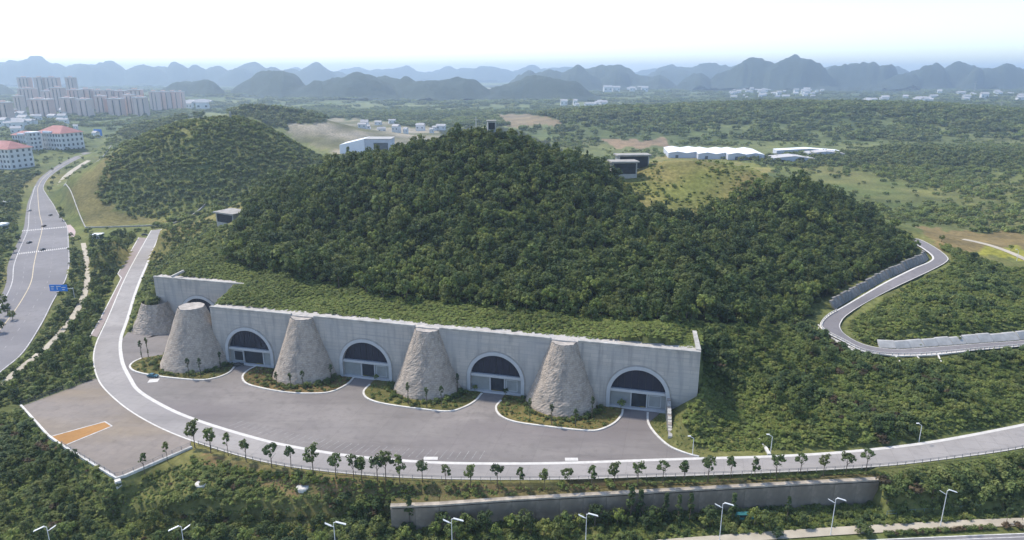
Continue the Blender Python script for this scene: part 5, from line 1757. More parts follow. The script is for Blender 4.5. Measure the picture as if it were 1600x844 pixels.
for k, (px, py, s) in enumerate(((15, 735, .75), (50, 725, .7), (85, 725, .75), (118, 728, .7), (235, 790, .85), (30, 700, .55))):
    x, y = G(px, py, -2); q = (x, y, tz(x, y))
    plant(['broad_d', 'broad_a', 'broad_b'][k % 3], q, s, k, 'broad leafy tree at the lower left edge of the brown paved lot' if k != 4 else 'large dark bushy tree below the lowest corner of the paved lot', 'tree', 'trees beside the paved lot' if k != 4 else None, 'bank_tree')

# grassy strip below the curved road
Z_STRIP = [(300, 715), (420, 735), (600, 752), (800, 757), (1100, 750), (1372, 738), (1600, 708), (1700, 690), (1700, 770), (1600, 745), (1372, 748), (1000, 768), (700, 790), (560, 785), (300, 745)]
P_ = zone_points(Z_STRIP, (-130, 230, 176, 225), 1.7, 23, .8, 1.5, lambda X, Y: np.clip(.45 + 1.3 * fbm(X, Y, 12, 2), .1, 1))
scatter('verge_grass', P_, ['tuft', 'tuft', 'bush_a', 'bush_c'], picks(len(P_), [5, 5, .5, .5], 15), np.random.default_rng(15).uniform(.5, 1.1, len(P_)), 'rough grass on the strip below the curved road', 'grass')
P_ = zone_points([(345, 728), (430, 742), (560, 757), (640, 768), (640, 772), (430, 752), (340, 736)], (-130, 0, 176, 225), 1.3, 24, .5, 1)
scatter('lime_hedge', P_, ['bush_lime', 'bush_c', 'bush_d'], picks(len(P_), [3, 2, 2], 16), np.random.default_rng(16).uniform(.5, .9, len(P_)), 'yellow-green clipped plants under the left end of the tree row', 'hedge')
# right: bushes on the bank beyond the wall
Z_LOWR = [(1376, 752), (1480, 742), (1600, 722), (1720, 700), (1720, 790), (1600, 790), (1480, 800), (1376, 795)]
P_ = zone_points(Z_LOWR, (90, 260, 172, 225), 1.9, 25, .8, 2)
scatter('bank_bushes', P_, ['bush_e', 'bush_d', 'bush_b', 'bush_a', 'bush_red'], picks(len(P_), [4, 3, 2, 1, .6], 17), np.random.default_rng(17).uniform(.9, 2.0, len(P_)), 'dark bushes on the bank right of the retaining wall', 'bushes')
for k, (px, py, s) in enumerate(((1385, 790, .6), (1420, 775, .65), (1455, 785, .7), (1495, 775, .75), (1540, 765, .7), (1590, 755, .75), (1520, 790, .6), (1580, 785, .65), (1620, 770, .7))):
    x, y = G(px, py, -7); plant(['broad_d', 'broad_d', 'broad_a'][k % 3], (x, y, tz(x, y)), s, k, 'dark tree on the bank right of the retaining wall', 'tree', 'trees right of the retaining wall', 'bank_tree')

# plants along the foot of the retaining wall and the lower street
P_ = zone_points([(560, 850), (560, 800), (800, 792), (1000, 790), (1200, 795), (1376, 790), (1600, 795), (1700, 800), (1700, 850)], (-60, 260, 166, 186), 1.7, 26, .6, 1, lambda X, Y: np.clip(.55 + 1.4 * fbm(X, Y, 14, 2), .15, 1))
scatter('street_verge_shrubs', P_, ['tuft', 'bush_d', 'bush_c', 'bush_e', 'bush_b'], picks(len(P_), [4, 2, 2, 2, 1], 18), np.random.default_rng(18).uniform(.5, 1.1, len(P_)), 'low shrubs and grass between the retaining wall and the street', 'shrubs')
row = [(690, .62, 'broad_d'), (728, .55, 'broad_a'), (760, .66, 'broad_d'), (800, .6, 'broad_e'), (820, .68, 'broad_d'), (880, .62, 'broad_a'), (930, .66, 'broad_d'), (965, .6, 'broad_e'), (1020, .6, 'broad_a'), (1110, .62, 'broad_d'), (1180, .6, 'broad_e'), (640, .95, 'cypress'), (985, 1.0, 'cypress'), (1000, .9, 'cypress'), (1040, .8, 'cypress'), (710, .6, 'broad_a'), (850, .6, 'broad_e'), (1230, .7, 'cypress'), (560, .5, 'broad_e'), (590, .55, 'broad_a'), (632, .5, 'broad_e'), (680, .5, 'broad_e'), (735, .5, 'broad_a'), (775, .5, 'broad_e'), (830, .45, 'broad_d'), (868, .5, 'broad_a'), (905, .5, 'broad_e'), (950, .45, 'broad_d'), (1010, .5, 'broad_d'), (1060, .75, 'cypress'), (1078, .8, 'cypress'), (1100, .45, 'broad_e'), (1145, .8, 'cypress'), (1195, .6, 'broad_a'), (1255, .45, 'broad_d'), (20, .6, 'broad_e'), (60, .5, 'broad_a'), (105, .6, 'broad_e'), (160, .5, 'broad_d'), (205, .55, 'broad_e'), (250, .5, 'broad_a'), (310, .55, 'broad_e'), (345, .5, 'broad_a'), (385, .6, 'broad_e'), (440, .5, 'broad_a'), (500, .55, 'broad_e')]
for k, (px, s, kd) in enumerate(row):
    yb = (172.5 if px > 900 else 168.5 if px > 500 else 165.5) + (k * 7 % 5) * 0.9
    if k < 11: yb = 175.5 if px > 900 else 172.5
    if kd == 'cypress': yb = 177.5 if px > 900 else 174
    x = (px - 800) / FPX * (yb * cP + 128 * sP)
    lab = 'narrow dark conifer standing before the retaining wall' if kd == 'cypress' else ('leafy street tree before the retaining wall along the bottom edge' if px > 540 else 'leafy street tree along the bottom edge at the lower left')
    plant(kd, (x, yb, tz(x, yb)), s * 1.45, k, lab, 'tree', {'n': 'conifers before the retaining wall', 'l': 'street trees at the lower edge'}[lab[0]] + (' left' if px < 540 and lab[0] == 'l' else ''), 'street_tree')
for k, (px, py, s) in enumerate(((1216, 838, 1.7), (1345, 828, 2.0), (1350, 836, 1.9), (1440, 833, .9))):
    x, y = G(px, py, LZ)
    plant('bush_e' if k < 3 else 'bush_red', (x, y, LZ), s, k, ('round dark clipped bush on the street verge left of the pavement gap', 'round dark bush at the left end of the hedge', 'second round dark bush at the left end of the hedge', 'reddish bush in front of the hedge')[k], 'bush', None, 'clipped_bush')
# hedge along the street at right
hb = empty('hedge', (0, 0, 0)); tag(hb, 'clipped red and green hedge along the street at lower right', 'hedge')
r_ = np.random.default_rng(50)
for k in range(26):
    px = 1385 + k * 6.6
    x, y = G(px, 836 - (px - 1385) * 0.065, LZ)
    link('shrub', PR['bush_red' if k % 5 == 2 or 14 < k < 19 else 'bush_d'][0], hb, loc=(x, y, LZ), rz=k, scale=(.95, .95, .85))
for k, (px, py, lb) in enumerate(((1573, 825, 'dark red round bush right of the hedge gap'), (1592, 824, 'rightmost dark red round bush by the street'))):
    x, y = G(px, py, LZ); plant('bush_red', (x, y, LZ), 1.3, k, lb, 'bush', None, 'clipped_bush')
for k, (px, py) in enumerate(((1573, 815), (1597, 813), (1565, 800))):
    x, y = G(px, py, LZ); plant('sapling_b', (x, y, LZ), .8, k, 'thin young tree on the pavement at the right edge', 'tree', 'young trees on the pavement at the right edge', 'young_tree')

# row of young trees along the curved road
ROW = [(305, 702), (330, 712), (357, 714), (385, 724), (425, 732), (455, 734), (490, 744), (525, 748), (553, 750), (565, 752), (590, 752), (603, 753), (625, 754), (660, 754), (697, 757), (735, 760), (777, 757), (813, 757), (850, 760), (886, 757), (925, 758), (960, 757), (997, 755), (1037, 756), (1070, 755), (1108, 752), (1142, 749), (1180, 746), (1213, 744), (1250, 741), (1287, 740), (1322, 738), (1353, 735)]
for k, (px, py) in enumerate(ROW):
    x, y = G(px, py, -0.5)
    if TOPL[0, 0] < x < TOPL[-1, 0]: y = max(y, float(np.interp(x, TOPL[:, 0], TOPL[:, 1])) + 2.8)
    z = max(tz(x, y), -1.9) if x > TOPL[0, 0] and x < TOPL[-1, 0] else tz(x, y)
    kd = ['sapling_a', 'sapling_c', 'sapling_b', 'sapling_d'][(k * 5 + k // 3) % 4] if k > 3 else ['sapling_a', 'sapling_a', 'sapling_d', 'sapling_b'][k]
    plant(kd, (x, y, z), random.uniform(1.05, 1.4) * (1.2 if k < 13 else 1.0), random.uniform(0, 6), 'young street tree, %s from the left in the row along the curved road' % ORD[k], 'tree', 'young trees along the curved road', 'young_tree')
for k, (px, py, lb) in enumerate(((226, 738, 'lone thin young tree beside the lower edge of the brown lot'), (262, 722, 'dark thin young tree between the lot corner and the tree row'))):
    x, y = G(px, py, -.4); plant('sapling_d', (x, y, tz(x, y)), 1.1, k, lb, 'tree', None, 'young_tree')

# slim trees and low plants round the cones
SL = {0: [(222, 560), (232, 558), (296, 590), (314, 590), (345, 575)], 1: [(433, 606), (455, 609), (474, 607), (518, 594)], 2: [(638, 632), (667, 637), (690, 635), (715, 615)], 3: [(828, 657), (862, 664), (899, 666), (925, 655)]}
nm = ['leftmost', 'second', 'third', 'rightmost']
for k, pl in SL.items():
    for j, (px, py) in enumerate(pl):
        x, y = G(px, py, .2)
        plant('slim', (x, y, .2), (1.1, 1.1, random.uniform(1.2, 1.7)), j, 'slim dark tree, %s from the left in the planting bed of the %s cone' % (ORD[j], nm[k]), 'tree', 'slim trees at the %s cone' % nm[k], 'slim_tree')
for k, (px, py, kd, s, lb) in enumerate(((970, 640, 'broad_e', .62, 'light green small tree left of the fourth doorway'), (742, 612, 'broad_e', .42, 'small tree left of the third doorway'), (588, 596, 'broad_e', .45, 'small tree right of the second doorway'), (410, 568, 'broad_a', .45, 'small tree right of the first doorway'), (790, 622, 'sapling_c', .7, 'small tree right of the third doorway'))):
    x, y = G(px, py, .2); plant(kd, (x, y, .2), s, k, lb, 'tree', None, 'small_tree')
PB = []
for k, poly in enumerate(ISLW):
    a = np.array(poly); X, Y = candidates(a[:, 0].min(), a[:, 0].max(), a[:, 1].min(), a[:, 1].max(), 1.15, 60 + k)
    cu = np.array(UV2W(CONE_U[k], .6)); dd = np.hypot(X - cu[0], Y - cu[1])
    m_ = inside(poly, X, Y) & (polydist(a, X, Y) > .9) & (dd > 14.2 + (k == 0) * 1.6)
    near = dd < 16.6 + (k == 0) * 1.6
    keep = m_ & (np.random.default_rng(k).random(len(X)) < np.where(near, .75, .4))
    PB.append(np.column_stack([X[keep], Y[keep], np.full(keep.sum(), .2), near[keep]]))
PB = np.vstack(PB)
pk = np.where(PB[:, 3] > 0, picks(len(PB), [1, 3, 2, 1], 20), picks(len(PB), [6, .3, .3, 1.2], 21))
scatter('bed_plants', PB[:, :3], ['tuft', 'bush_e', 'bush_d', 'bush_a'], pk, np.random.default_rng(20).uniform(.45, .85, len(PB)), 'low plants and grass in the beds round the stone cones', 'plants')
P_ = zone_points([(1016, 650), (1030, 680), (1060, 700), (1100, 710), (1085, 690), (1068, 680), (1060, 640)], (40, 90, 195, 235), 1.2, 27, .6, 1)
scatter('lawn_grass', P_, ['tuft'], np.zeros(len(P_), int), np.random.default_rng(20).uniform(.35, .7, len(P_)), 'short grass between the fourth doorway and the wing wall', 'grass')

# strip between the city road and the access road
Z_LSTRIP = [(150, 375), (205, 362), (212, 370), (180, 430), (155, 498), (138, 530), (143, 575), (150, 590), (90, 612), (33, 632), (-40, 640), (-20, 615), (40, 580), (95, 535), (130, 490), (142, 455), (144, 420), (138, 388)]
P_ = zone_points(Z_LSTRIP, (-330, -150, 225, 520), 2.2, 28, .7, 2)
scatter('roadside_bushes', P_, ['bush_a', 'bush_d', 'bush_e', 'bush_c', 'tuft', 'bush_b'], picks(len(P_), [2, 3, 3, 1, 3, 2], 22), np.random.default_rng(22).uniform(.7, 1.6, len(P_)), 'bushes on the strip between the city road and the access road', 'bushes')
P_ = zone_points(Z_LSTRIP, (-330, -150, 225, 520), 6.2, 29, 2.2, 2, lambda X, Y: np.full(len(X), .78))
for k, q in enumerate(P_):
    plant(['broad_a', 'broad_d', 'broad_c', 'broad_e'][k % 4], tuple(q), random.uniform(.5, .95), k, 'leafy tree on the strip between the city road and the access road', 'tree', 'trees between the two roads', 'roadside_tree')
for k, (px, py) in enumerate(((100, 500), (92, 490), (108, 480), (98, 515), (116, 465), (88, 505), (112, 440), (118, 420), (117, 400), (58, 545), (73, 528))):
    x, y = G(px, py, -3.9); plant(['broad_d', 'broad_b'][k % 2], (x, y, tz(x, y)), random.uniform(.5, .8) if k < 7 else .4, k, 'dark tree between the city road and its footpath', 'tree', 'trees beside the city footpath', 'roadside_tree')
for k, (px, py, s) in enumerate(((98, 345, 1.0), (94, 332, .8), (78, 300, .9), (82, 290, .8), (84, 282, .8), (92, 274, .7), (30, 320, .8), (26, 335, .9), (25, 365, .9), (30, 378, .8), (22, 395, .7), (36, 306, .8), (42, 296, .7), (0, 430, .9), (5, 480, 1.0), (12, 492, .9), (-5, 500, 1.0), (20, 500, .7), (0, 520, .9), (104, 266, .7), (118, 258, .7), (130, 250, .7), (48, 284, .7), (60, 272, .7), (10, 300, .9), (18, 285, .9), (28, 272, .8), (5, 275, .9), (12, 318, .8), (16, 350, .8), (8, 385, .9), (14, 405, .7), (2, 400, .8), (40, 262, .8), (58, 255, .8), (75, 252, .7), (20, 262, .9), (0, 292, .9), (90, 240, .7), (115, 236, .7), (30, 250, .9), (112, 372, .6), (114, 386, .6), (116, 404, .6), (117, 420, .6), (112, 436, .6), (104, 452, .6), (96, 466, .6), (146, 236, .6), (160, 229, .6), (172, 223, .6), (108, 250, .6), (94, 258, .6), (82, 267, .6))):
    x, y = G(px, py, CZ); plant(['broad_d', 'broad_b', 'broad_a'][k % 3], (x, y, tz(x, y)), s, k, 'roundish dark tree planted beside the city road', 'tree', 'trees along the city road', 'roadside_tree')

# dense low growth over the near slopes
def low_growth(name, poly, box, st, seed, kinds_, w, smin, smax, label, pad=.3, wamt=2):
    P = zone_points(poly, box, st, seed, pad, wamt)
    n_ = fbm(P[:, 0], P[:, 1], 9, 2)
    return scatter(name, P, kinds_, picks(len(P), w, seed + 1), np.random.default_rng(seed).uniform(smin, smax, len(P)) * (1 + .8 * n_), label, 'grass')
G_MIX = ['meadow', 'tuft', 'bush_a', 'bush_d', 'bush_c']
low_growth('slope_grass', Z_RSLOPE, (60, 300, 195, 330), 1.15, 70, G_MIX, [9, 3, 1.2, .3, 1.6], .7, 1.25, 'tall grass between the bushes of the right slope')
low_growth('bend_grass', [(1300, 520), (1290, 500), (1330, 470), (1460, 418), (1490, 400), (1465, 380), (1500, 392), (1560, 412), (1700, 445), (1700, 525), (1600, 533), (1440, 545), (1340, 535)], (125, 360, 260, 440), 1.7, 71, G_MIX, [10, 2, 1.2, .2, 1.8], .8, 1.4, 'tall grass inside the bend of the hill road', .1)
low_growth('bank_grass', Z_LOW, (-230, -25, 160, 235), 1.15, 72, G_MIX, [4, 5, 2, 1, 1], .55, 1.05, 'rough grass on the lower left bank')
low_growth('strip_grass', Z_STRIP, (-130, 230, 176, 225), 1.05, 73, G_MIX, [3, 6, .5, .4, .2], .35, .75, 'short rough grass on the strip under the tree row')
low_growth('street_grass', [(560, 860), (560, 795), (800, 790), (1000, 788), (1376, 785), (1380, 760), (1480, 745), (1600, 722), (1720, 700), (1720, 860)], (-60, 260, 164, 215), 1.2, 74, G_MIX, [2, 5, 2, 2.5, 1], .5, 1.0, 'grass and weeds between the retaining wall and the street')
low_growth('city_verge_grass', [(110, 392), (112, 428), (86, 478), (46, 552), (0, 590), (-40, 640), (0, 640), (40, 585), (95, 530), (132, 480), (142, 430), (135, 392)], (-380, -180, 215, 500), 2.2, 75, ['tuft', 'bush_d', 'bush_e', 'bush_a', 'bush_b'], [3, 3, 3, 2, 2], .7, 1.5, 'bushes and grass between the city road and its footpath')
low_growth('city_side_bushes', [(-60, 470), (-10, 470), (8, 430), (10, 400), (34, 355), (40, 310), (52, 288), (95, 250), (80, 240), (0, 250), (-60, 300)], (-640, -260, 280, 900), 4.5, 76, ['tuft', 'bush_d', 'bush_e', 'bush_a', 'far_a'], [2, 3, 3, 2, 2], 1.0, 2.4, 'bushes along the left side of the city road')
# dark shrubs against the right-hand foot of the cones and on the broken cone
SHR = []
for k in range(4):
    for a_ in (-.25, -.5, -.75, -1.05):
        r0 = 15.2 if k else 16.8
        q = W0 + (CONE_U[k] + r0 * math.cos(a_)) * WU + (.6 + r0 * math.sin(a_)) * WV
        SHR.append((q[0], q[1], .2))
for a_ in range(9):
    q = W0 + (REAR_U0 + 1 + 4.2 * math.cos(a_ * .7) * (a_ / 9)) * WU + (REAR_V - 2 + 4.2 * math.sin(a_ * .7) * (a_ / 9)) * WV
    SHR.append((q[0], q[1], 13.0))
SHR = np.array(SHR)
scatter('cone_shrubs', SHR, ['bush_e', 'bush_d'], picks(len(SHR), [3, 1], 80), np.random.default_rng(80).uniform(.9, 1.6, len(SHR)), 'dark shrubs at the foot of the cones and on the broken cone', 'shrubs')

# plain: scrub, hedges and far woods
def plain_points(y0, y1, st, seed, margin=1.15):
    r_ = np.random.default_rng(seed)
    X, Y = candidates(-y1 * .95, y1 * .95, y0, y1, st, seed)
    k = np.abs(X) < .82 * Y * margin
    X, Y = X[k], Y[k]
    Z = terr(X, Y)
    px, py = PX(X, Y, Z)
    wx, wy = warp(px, py, 4)
    ok = np.ones(len(X), bool)
    for zz in (Z_FOREST, Z_KNOLL, Z_HILL2, Z_SITE, Z_RED, Z_BARE, Z_FIELD, Z_LAWN2, Z_BEND): ok &= ~inside(zz, wx, wy)
    ok &= free(X, Y, Z, 2.0)
    for bx0, bx1, by0, by1 in BUILT: ok &= ~((X > bx0) & (X < bx1) & (Y > by0) & (Y < by1))
    dk = np.clip(.27 + 1.9 * fbm(X, Y, 120, 3) + .8 * fbm(X, Y, 420, 2), .05, .95)
    wood = np.zeros(len(X))
    for bx, by, h, sx, sy in BUMPS[1:]:
        wood = np.maximum(wood, np.exp(-(((X - bx) / sx) ** 2 + ((Y - by) / sy) ** 2)))
    dk = np.clip(dk + wood * .75, 0, 1)
    dk = np.where(inside(Z_DIRT, wx, wy), dk * .12, dk)
    k = ok & (r_.random(len(X)) < dk)
    return np.column_stack([X[k], Y[k], Z[k]]), wood[k]
BUILT = [(gx(1030, 1100), gx(1345, 1100), 1010, 1190), (gx(525, 1080), gx(620, 1080), 1020, 1130)]
P_, wd_ = plain_points(470, 1250, 6.5, 30)
pk = np.where(wd_ > .35, picks(len(P_), [4, 3, .5, .3], 31), picks(len(P_), [2, 3, 4, 1.2], 32))
scatter('plain_scrub', P_, ['far_a', 'far_b', 'far_c', 'bush_c'], pk, np.random.default_rng(32).uniform(1.2, 3.6, len(P_)) * (1 + wd_ * .5), 'scrub and hedges scattered over the plain behind the hills', 'scrub')
P_, wd_ = plain_points(1250, 2700, 12.0, 33)
pk = picks(len(P_), [4, 4, 2], 34)
scatter('plain_woods', P_, ['far_a', 'far_b', 'far_c'], pk, np.random.default_rng(34).uniform(4.0, 8.0, len(P_)) * (1 + wd_ * .35), 'dark woods and thickets across the middle distance', 'woods')
P_, wd_ = plain_points(2700, 6500, 36.0, 35)
scatter('distant_woods', P_, ['far_a', 'far_b', 'far_c'], picks(len(P_), [3, 5, 2], 36), np.random.default_rng(36).uniform(10, 24, len(P_)), 'hazy tree belts on the far plain before the mountains', 'woods', zs=.5)

# ------------------------------------------------------------------ buildings of the plain
def tower(label, px, top, w_px, base, mat, k):
    x, y = G(px, base, 0)
    f = y * cP + CAM_H * sP
    zt = GD(px, top, y)[2]
    w = w_px * f / FPX
    e_ = empty('apartment_tower', (x, y, -1), -0.25 + .1 * (k % 3))
    tag(e_, label, 'apartment block', 'apartment towers of the far estate')
    d_ = min(w * .7, 22)
    h = zt
    n = max(2, int(w / 14))
    MB().box(-w / 2, w / 2, 0, d_, 0, h).build('wall', M[mat], e_)
    for i in range(n):
        c_ = -w / 2 + w * (i + .5) / n
        MB().box(c_ - w / n * .26, c_ + w / n * .26, -2.2, -0.01, 0, h - 3).build('bay', M['tower_c'], e_)
        MB().box(c_ + w / n * .30, c_ + w / n * .42, -.5, -.004, 2, h - 4).build('window_strip', M['window'], e_)
    rf = MB().box(-w / 2 - 1, w / 2 + 1, -1.6, d_ + 1, h + .004, h + 1.6).build('roof', M['house'], e_)
    MB().box(-w * .22, w * .1, d_ * .3, d_ * .7, h + 1.604, h + 5.5).build('stair_head', M['tower_a'], rf)
    return e_
TW_ = [(42, 121, 20, 165, 'b'), (66, 121, 15, 165, 'b'), (86, 121, 20, 165, 'b'), (114, 121, 14, 165, 'b'),
       (44, 138, 26, 172, 'a'), (76, 142, 14, 173, 'b'), (92, 137, 20, 174, 'a'), (118, 140, 20, 173, 'c'), (137, 139, 18, 172, 'b'), (155, 141, 14, 172, 'a'), (172, 141, 16, 170, 'b'), (190, 142, 16, 170, 'a'),
       (30, 150, 12, 180, 'c'), (64, 155, 36, 187, 'a'), (107, 153, 20, 183, 'b'), (131, 155, 20, 186, 'c'), (158, 150, 14, 182, 'a'), (181, 154, 22, 182, 'b'), (203, 148, 14, 181, 'c'), (219, 152, 19, 182, 'b'), (213, 140, 20, 172, 'a'),
       (241, 143, 13, 172, 'c'), (256, 143, 16, 171, 'b'), (271, 143, 15, 170, 'a'), (283, 143, 9, 169, 'c'), (6, 160, 20, 197, 'b'), (22, 171, 8, 186, 'a')]
def rank(k, ids): return ORD[sorted(ids, key=lambda i: TW_[i][0]).index(k)]
TG = {'back': [0, 1, 2, 3], 'second': list(range(4, 12)), 'end': [21, 22, 23, 24], 'front': [12, 13, 14, 15, 16, 17, 18, 19, 20]}
for k, (px, top, w, base, mt) in enumerate(TW_):
    if k in TG['back']: lab = 'tall hazy apartment tower behind the estate, %s from the left' % rank(k, TG['back'])
    elif k in TG['second']: lab = 'apartment tower, %s from the left in the second row of the estate' % rank(k, TG['second'])
    elif k in TG['end']: lab = 'apartment slab at the right end of the estate, %s from the left of four' % rank(k, TG['end'])
    elif k in TG['front']: lab = 'apartment tower, %s from the left in the front row of the estate' % rank(k, TG['front'])
    else: lab = ('apartment tower at the left edge, nearest of the estate', 'small apartment block just right of the tower at the left edge')[k - 25]
    tower(lab, px, top, w, base, 'tower_' + mt, k)

def school(label, px, base, w, d_, h, rz, roof, nfl, name='institute_building', z0=-4):
    x, y = G(px, base, z0)
    e_ = empty(name, (x, y, z0), rz)
    tag(e_, label, 'building')
    MB().box(-w / 2, w / 2, 0, d_, -1, h).build('wall', M['house'], e_)
    e = 2.0
    if roof == 'red':
        r_h = min(w, d_) * .28
        k = min(w, d_) * .42
        if w >= d_: top = [(-w / 2 + k, d_ / 2, h + r_h), (w / 2 - k, d_ / 2, h + r_h)]
        else: top = [(0, k, h + r_h), (0, d_ - k, h + r_h)]
        bs = [(-w / 2 - e, -e, h + .01), (w / 2 + e, -e, h + .01), (w / 2 + e, d_ + e, h + .01), (-w / 2 - e, d_ + e, h + .01)]
        fs = [(0, 1, 5, 4), (1, 2, 5), (2, 3, 4, 5), (3, 0, 4), (3, 2, 1, 0)] if w >= d_ else [(0, 1, 4), (1, 2, 5, 4), (2, 3, 5), (3, 0, 4, 5), (3, 2, 1, 0)]
        MB().add(bs + top, fs).build('roof', M['roof_red'], e_)
        MB().box(-w * .16, w * .16, -e - .4, 1.5, h + .02, h + 3.4).build('gable', M['roof_white'], e_)
    else:
        MB().box(-w / 2 - .8, w / 2 + .8, -.8, d_ + .8, h + .004, h + 1.2).build('roof', M['roof_white'], e_)
    nw = max(3, int(w / 6))
    for fl in range(nfl):
        z = h * (fl + .3) / nfl
        for i in range(nw):
            c_ = -w / 2 + w * (i + .5) / nw
            f_ = MB().box(c_ - 1.6, c_ + 1.6, -.12, -.004, z, z + h / nfl * .5).build('window', M['window'], e_)
        for i in range(max(2, int(d_ / 7))):
            c_ = d_ * (i + .5) / max(2, int(d_ / 7))
            MB().box(w / 2 + .004, w / 2 + .12, c_ - 1.6, c_ + 1.6, z, z + h / nfl * .5).build('window', M['window'], e_)
    for i in range(4):
        c_ = -w * .2 + w * .4 * i / 3
        MB().tube([(c_, -1.6, -1), (c_, -1.6, h)], .5, 8).build('column', M['house'], e_)
    return e_
school('white institute building with hipped red roof and pale gable', 80, 238, 56, 40, 31, -0.35, 'red', 4)
school('red-roofed white building cut by the left edge of the picture', -4, 264, 52, 34, 27, -0.3, 'red', 4)
school('square white stair tower beside the red-roofed institute', 50, 240, 15, 15, 33, -0.3, 'flat', 5, 'tower_block')
school('low white hall between the red-roofed buildings', 36, 226, 46, 24, 17, -0.3, 'red', 2, 'hall')
school('small white house at the left edge beside the city road', -2, 328, 9, 8, 6, -0.2, 'flat', 2, 'house')
school('small pale kiosk at the left edge below the white house', -1, 360, 6, 6, 4, -0.2, 'flat', 1, 'kiosk')
# blue hoarding beside the upper city road
x, y = G(154, 213, 0); e_ = empty('hoarding', (x, y, -3), -.2); tag(e_, 'blue hoarding on posts beside the upper city road', 'hoarding')
MB().box(-9, 9, -.5, .5, 4, 17).build('panel', M['blue_sign'], e_)
for s_ in (-1, 1): MB().box(s_ * 6 - .5, s_ * 6 + .5, -.4, .4, 0, 4.0).build('post', M['steel'], e_)

# white hall behind the wooded hill
x, y = G(566, 243, 0)
e_ = empty('white_hall', (x, y, 0), 0.0); tag(e_, 'sharp white hall showing above the left shoulder of the wooded hill', 'building')
MB().add([(-34, 0, -1), (4, 0, -1), (4, 46, -1), (-34, 46, -1), (-34, 0, 16), (4, 0, 25), (4, 46, 25), (-34, 46, 16)], [(0, 3, 2, 1), (4, 5, 6, 7), (0, 1, 5, 4), (1, 2, 6, 5), (2, 3, 7, 6), (3, 0, 4, 7)]).build('wall', M['roof_white'], e_)
MB().box(4.01, 44, 2, 40, -1, 24).build('annex', M['shed_wall'], e_)
MB().box(3.5, 45, 1.5, 41, 24.004, 25).build('roof', M['shed'], e_)
MB().box(18, 40, 1.9, 1.996, 4, 19).build('window', M['window'], e_)

# white sheds and grey sheds behind the knoll
def gabled(name, label, x, y, w, d_, h, rise, rz, wall, roof, bays, group):
    e_ = empty(name, (x, y, tz(x, y) - .5), rz); tag(e_, label, 'warehouse', group)
    n = bays
    bw = w / n
    mw = MB(); mr = MB()
    for i in range(n):
        a = -w / 2 + i * bw; b_ = a + bw; c_ = (a + b_) / 2
        mw.add([(a, 0, 0), (b_, 0, 0), (b_, 0, h), (c_, 0, h + rise), (a, 0, h)], [(0, 1, 2, 3, 4)])
        mw.add([(a, d_, 0), (b_, d_, 0), (b_, d_, h), (c_, d_, h + rise), (a, d_, h)], [(4, 3, 2, 1, 0)])
        rf = MB()
        rf.add([(a - .2, -1, h + .05), (c_, -1, h + rise + .05), (c_, d_ + 1, h + rise + .05), (a - .2, d_ + 1, h + .05), (b_ + .2, -1, h + .05), (b_ + .2, d_ + 1, h + .05)], [(0, 1, 2, 3), (1, 4, 5, 2)])
        rf.build('roof', M[roof], e_)
    mw.add([(-w / 2, 0, 0), (-w / 2, d_, 0), (-w / 2, d_, h), (-w / 2, 0, h)], [(3, 2, 1, 0)])
    mw.add([(w / 2, 0, 0), (w / 2, d_, 0), (w / 2, d_, h), (w / 2, 0, h)], [(0, 1, 2, 3)])
    mw.build('wall', M[wall], e_)
    MB().box(-w * .3, -w * .22, -.2, -.01, 0, h * .6).build('door', M['window'], e_)
for k, (px, py, w, d_) in enumerate(((1072, 247, 52, 80), (1118, 250, 50, 80), (1165, 253, 50, 80))):
    x, y = G(px, py, 0)
    gabled('warehouse', ('white multi-gabled warehouse, left of three behind the knoll', 'white multi-gabled warehouse in the middle of three behind the knoll', 'white multi-gabled warehouse, right of three behind the knoll')[k], x, y, w, d_, 8, 2.2, -.12, 'shed_wall', 'roof_white', 2, 'white warehouses behind the knoll')
for k, (px, py, w, d_) in enumerate(((1240, 258, 55, 30), (1290, 254, 50, 24), (1262, 249, 90, 22))):
    x, y = G(px, py, 0)
    gabled('grey_shed', ('low grey shed nearest the right end of the warehouses', 'low grey shed at the far right of the warehouses', 'long pale shed behind the two grey sheds')[k], x, y, w, d_, 6, 3, -.1, 'shed_wall', 'house_roof' if k < 2 else 'roof_white', 1, 'grey sheds beside the warehouses')

# far villages: small white houses
def cottage_mesh():
    w = MB().box(-6, 6, 0, 9, -2, 9).mesh('wall', M['house'])
    r = MB().add([(-6.6, -.6, 9.01), (6.6, -.6, 9.01), (6.6, 9.6, 9.01), (-6.6, 9.6, 9.01), (-6.6, 4.5, 12), (6.6, 4.5, 12)], [(0, 1, 5, 4), (2, 3, 4, 5), (1, 2, 5), (3, 0, 4), (3, 2, 1, 0)]).mesh('roof', M['house_roof'])
    wi = MB().box(-4.5, -2.5, -.1, -.004, 4, 6).box(2.5, 4.5, -.1, -.004, 4, 6).mesh('window', M['window'])
    return w, r, wi
cw_, cr_, cwi = cottage_mesh()
r_ = random.Random(8)
def village(px0, px1, py0, py1, n, smin, smax, label, group):
    for k in range(n):
        px = r_.uniform(px0, px1); py = r_.uniform(py0, py1)
        x, y = G(px, py, 0); s = r_.uniform(smin, smax)
        e_ = empty('village_house', (x, y, tz(x, y)), r_.uniform(-.5, .5)); e_.scale = (s * r_.uniform(.8, 1.8), s, s * r_.uniform(.8, 1.5))
        tag(e_, label, 'house', group)
        link('wall', cw_, e_); link('roof', cr_, e_); link('window', cwi, e_)
village(1133, 1285, 142, 153, 46, 1.1, 2.0, 'small white house in the far village under the double-topped mountain', 'houses of the far right village')
village(1340, 1460, 155, 163, 16, 1.2, 2.2, 'small white house among trees on the far right plain', 'houses on the far right plain')
village(705, 860, 143, 153, 26, 1.5, 2.6, 'hazy white building in the far town beyond the summit', 'buildings of the far central town')
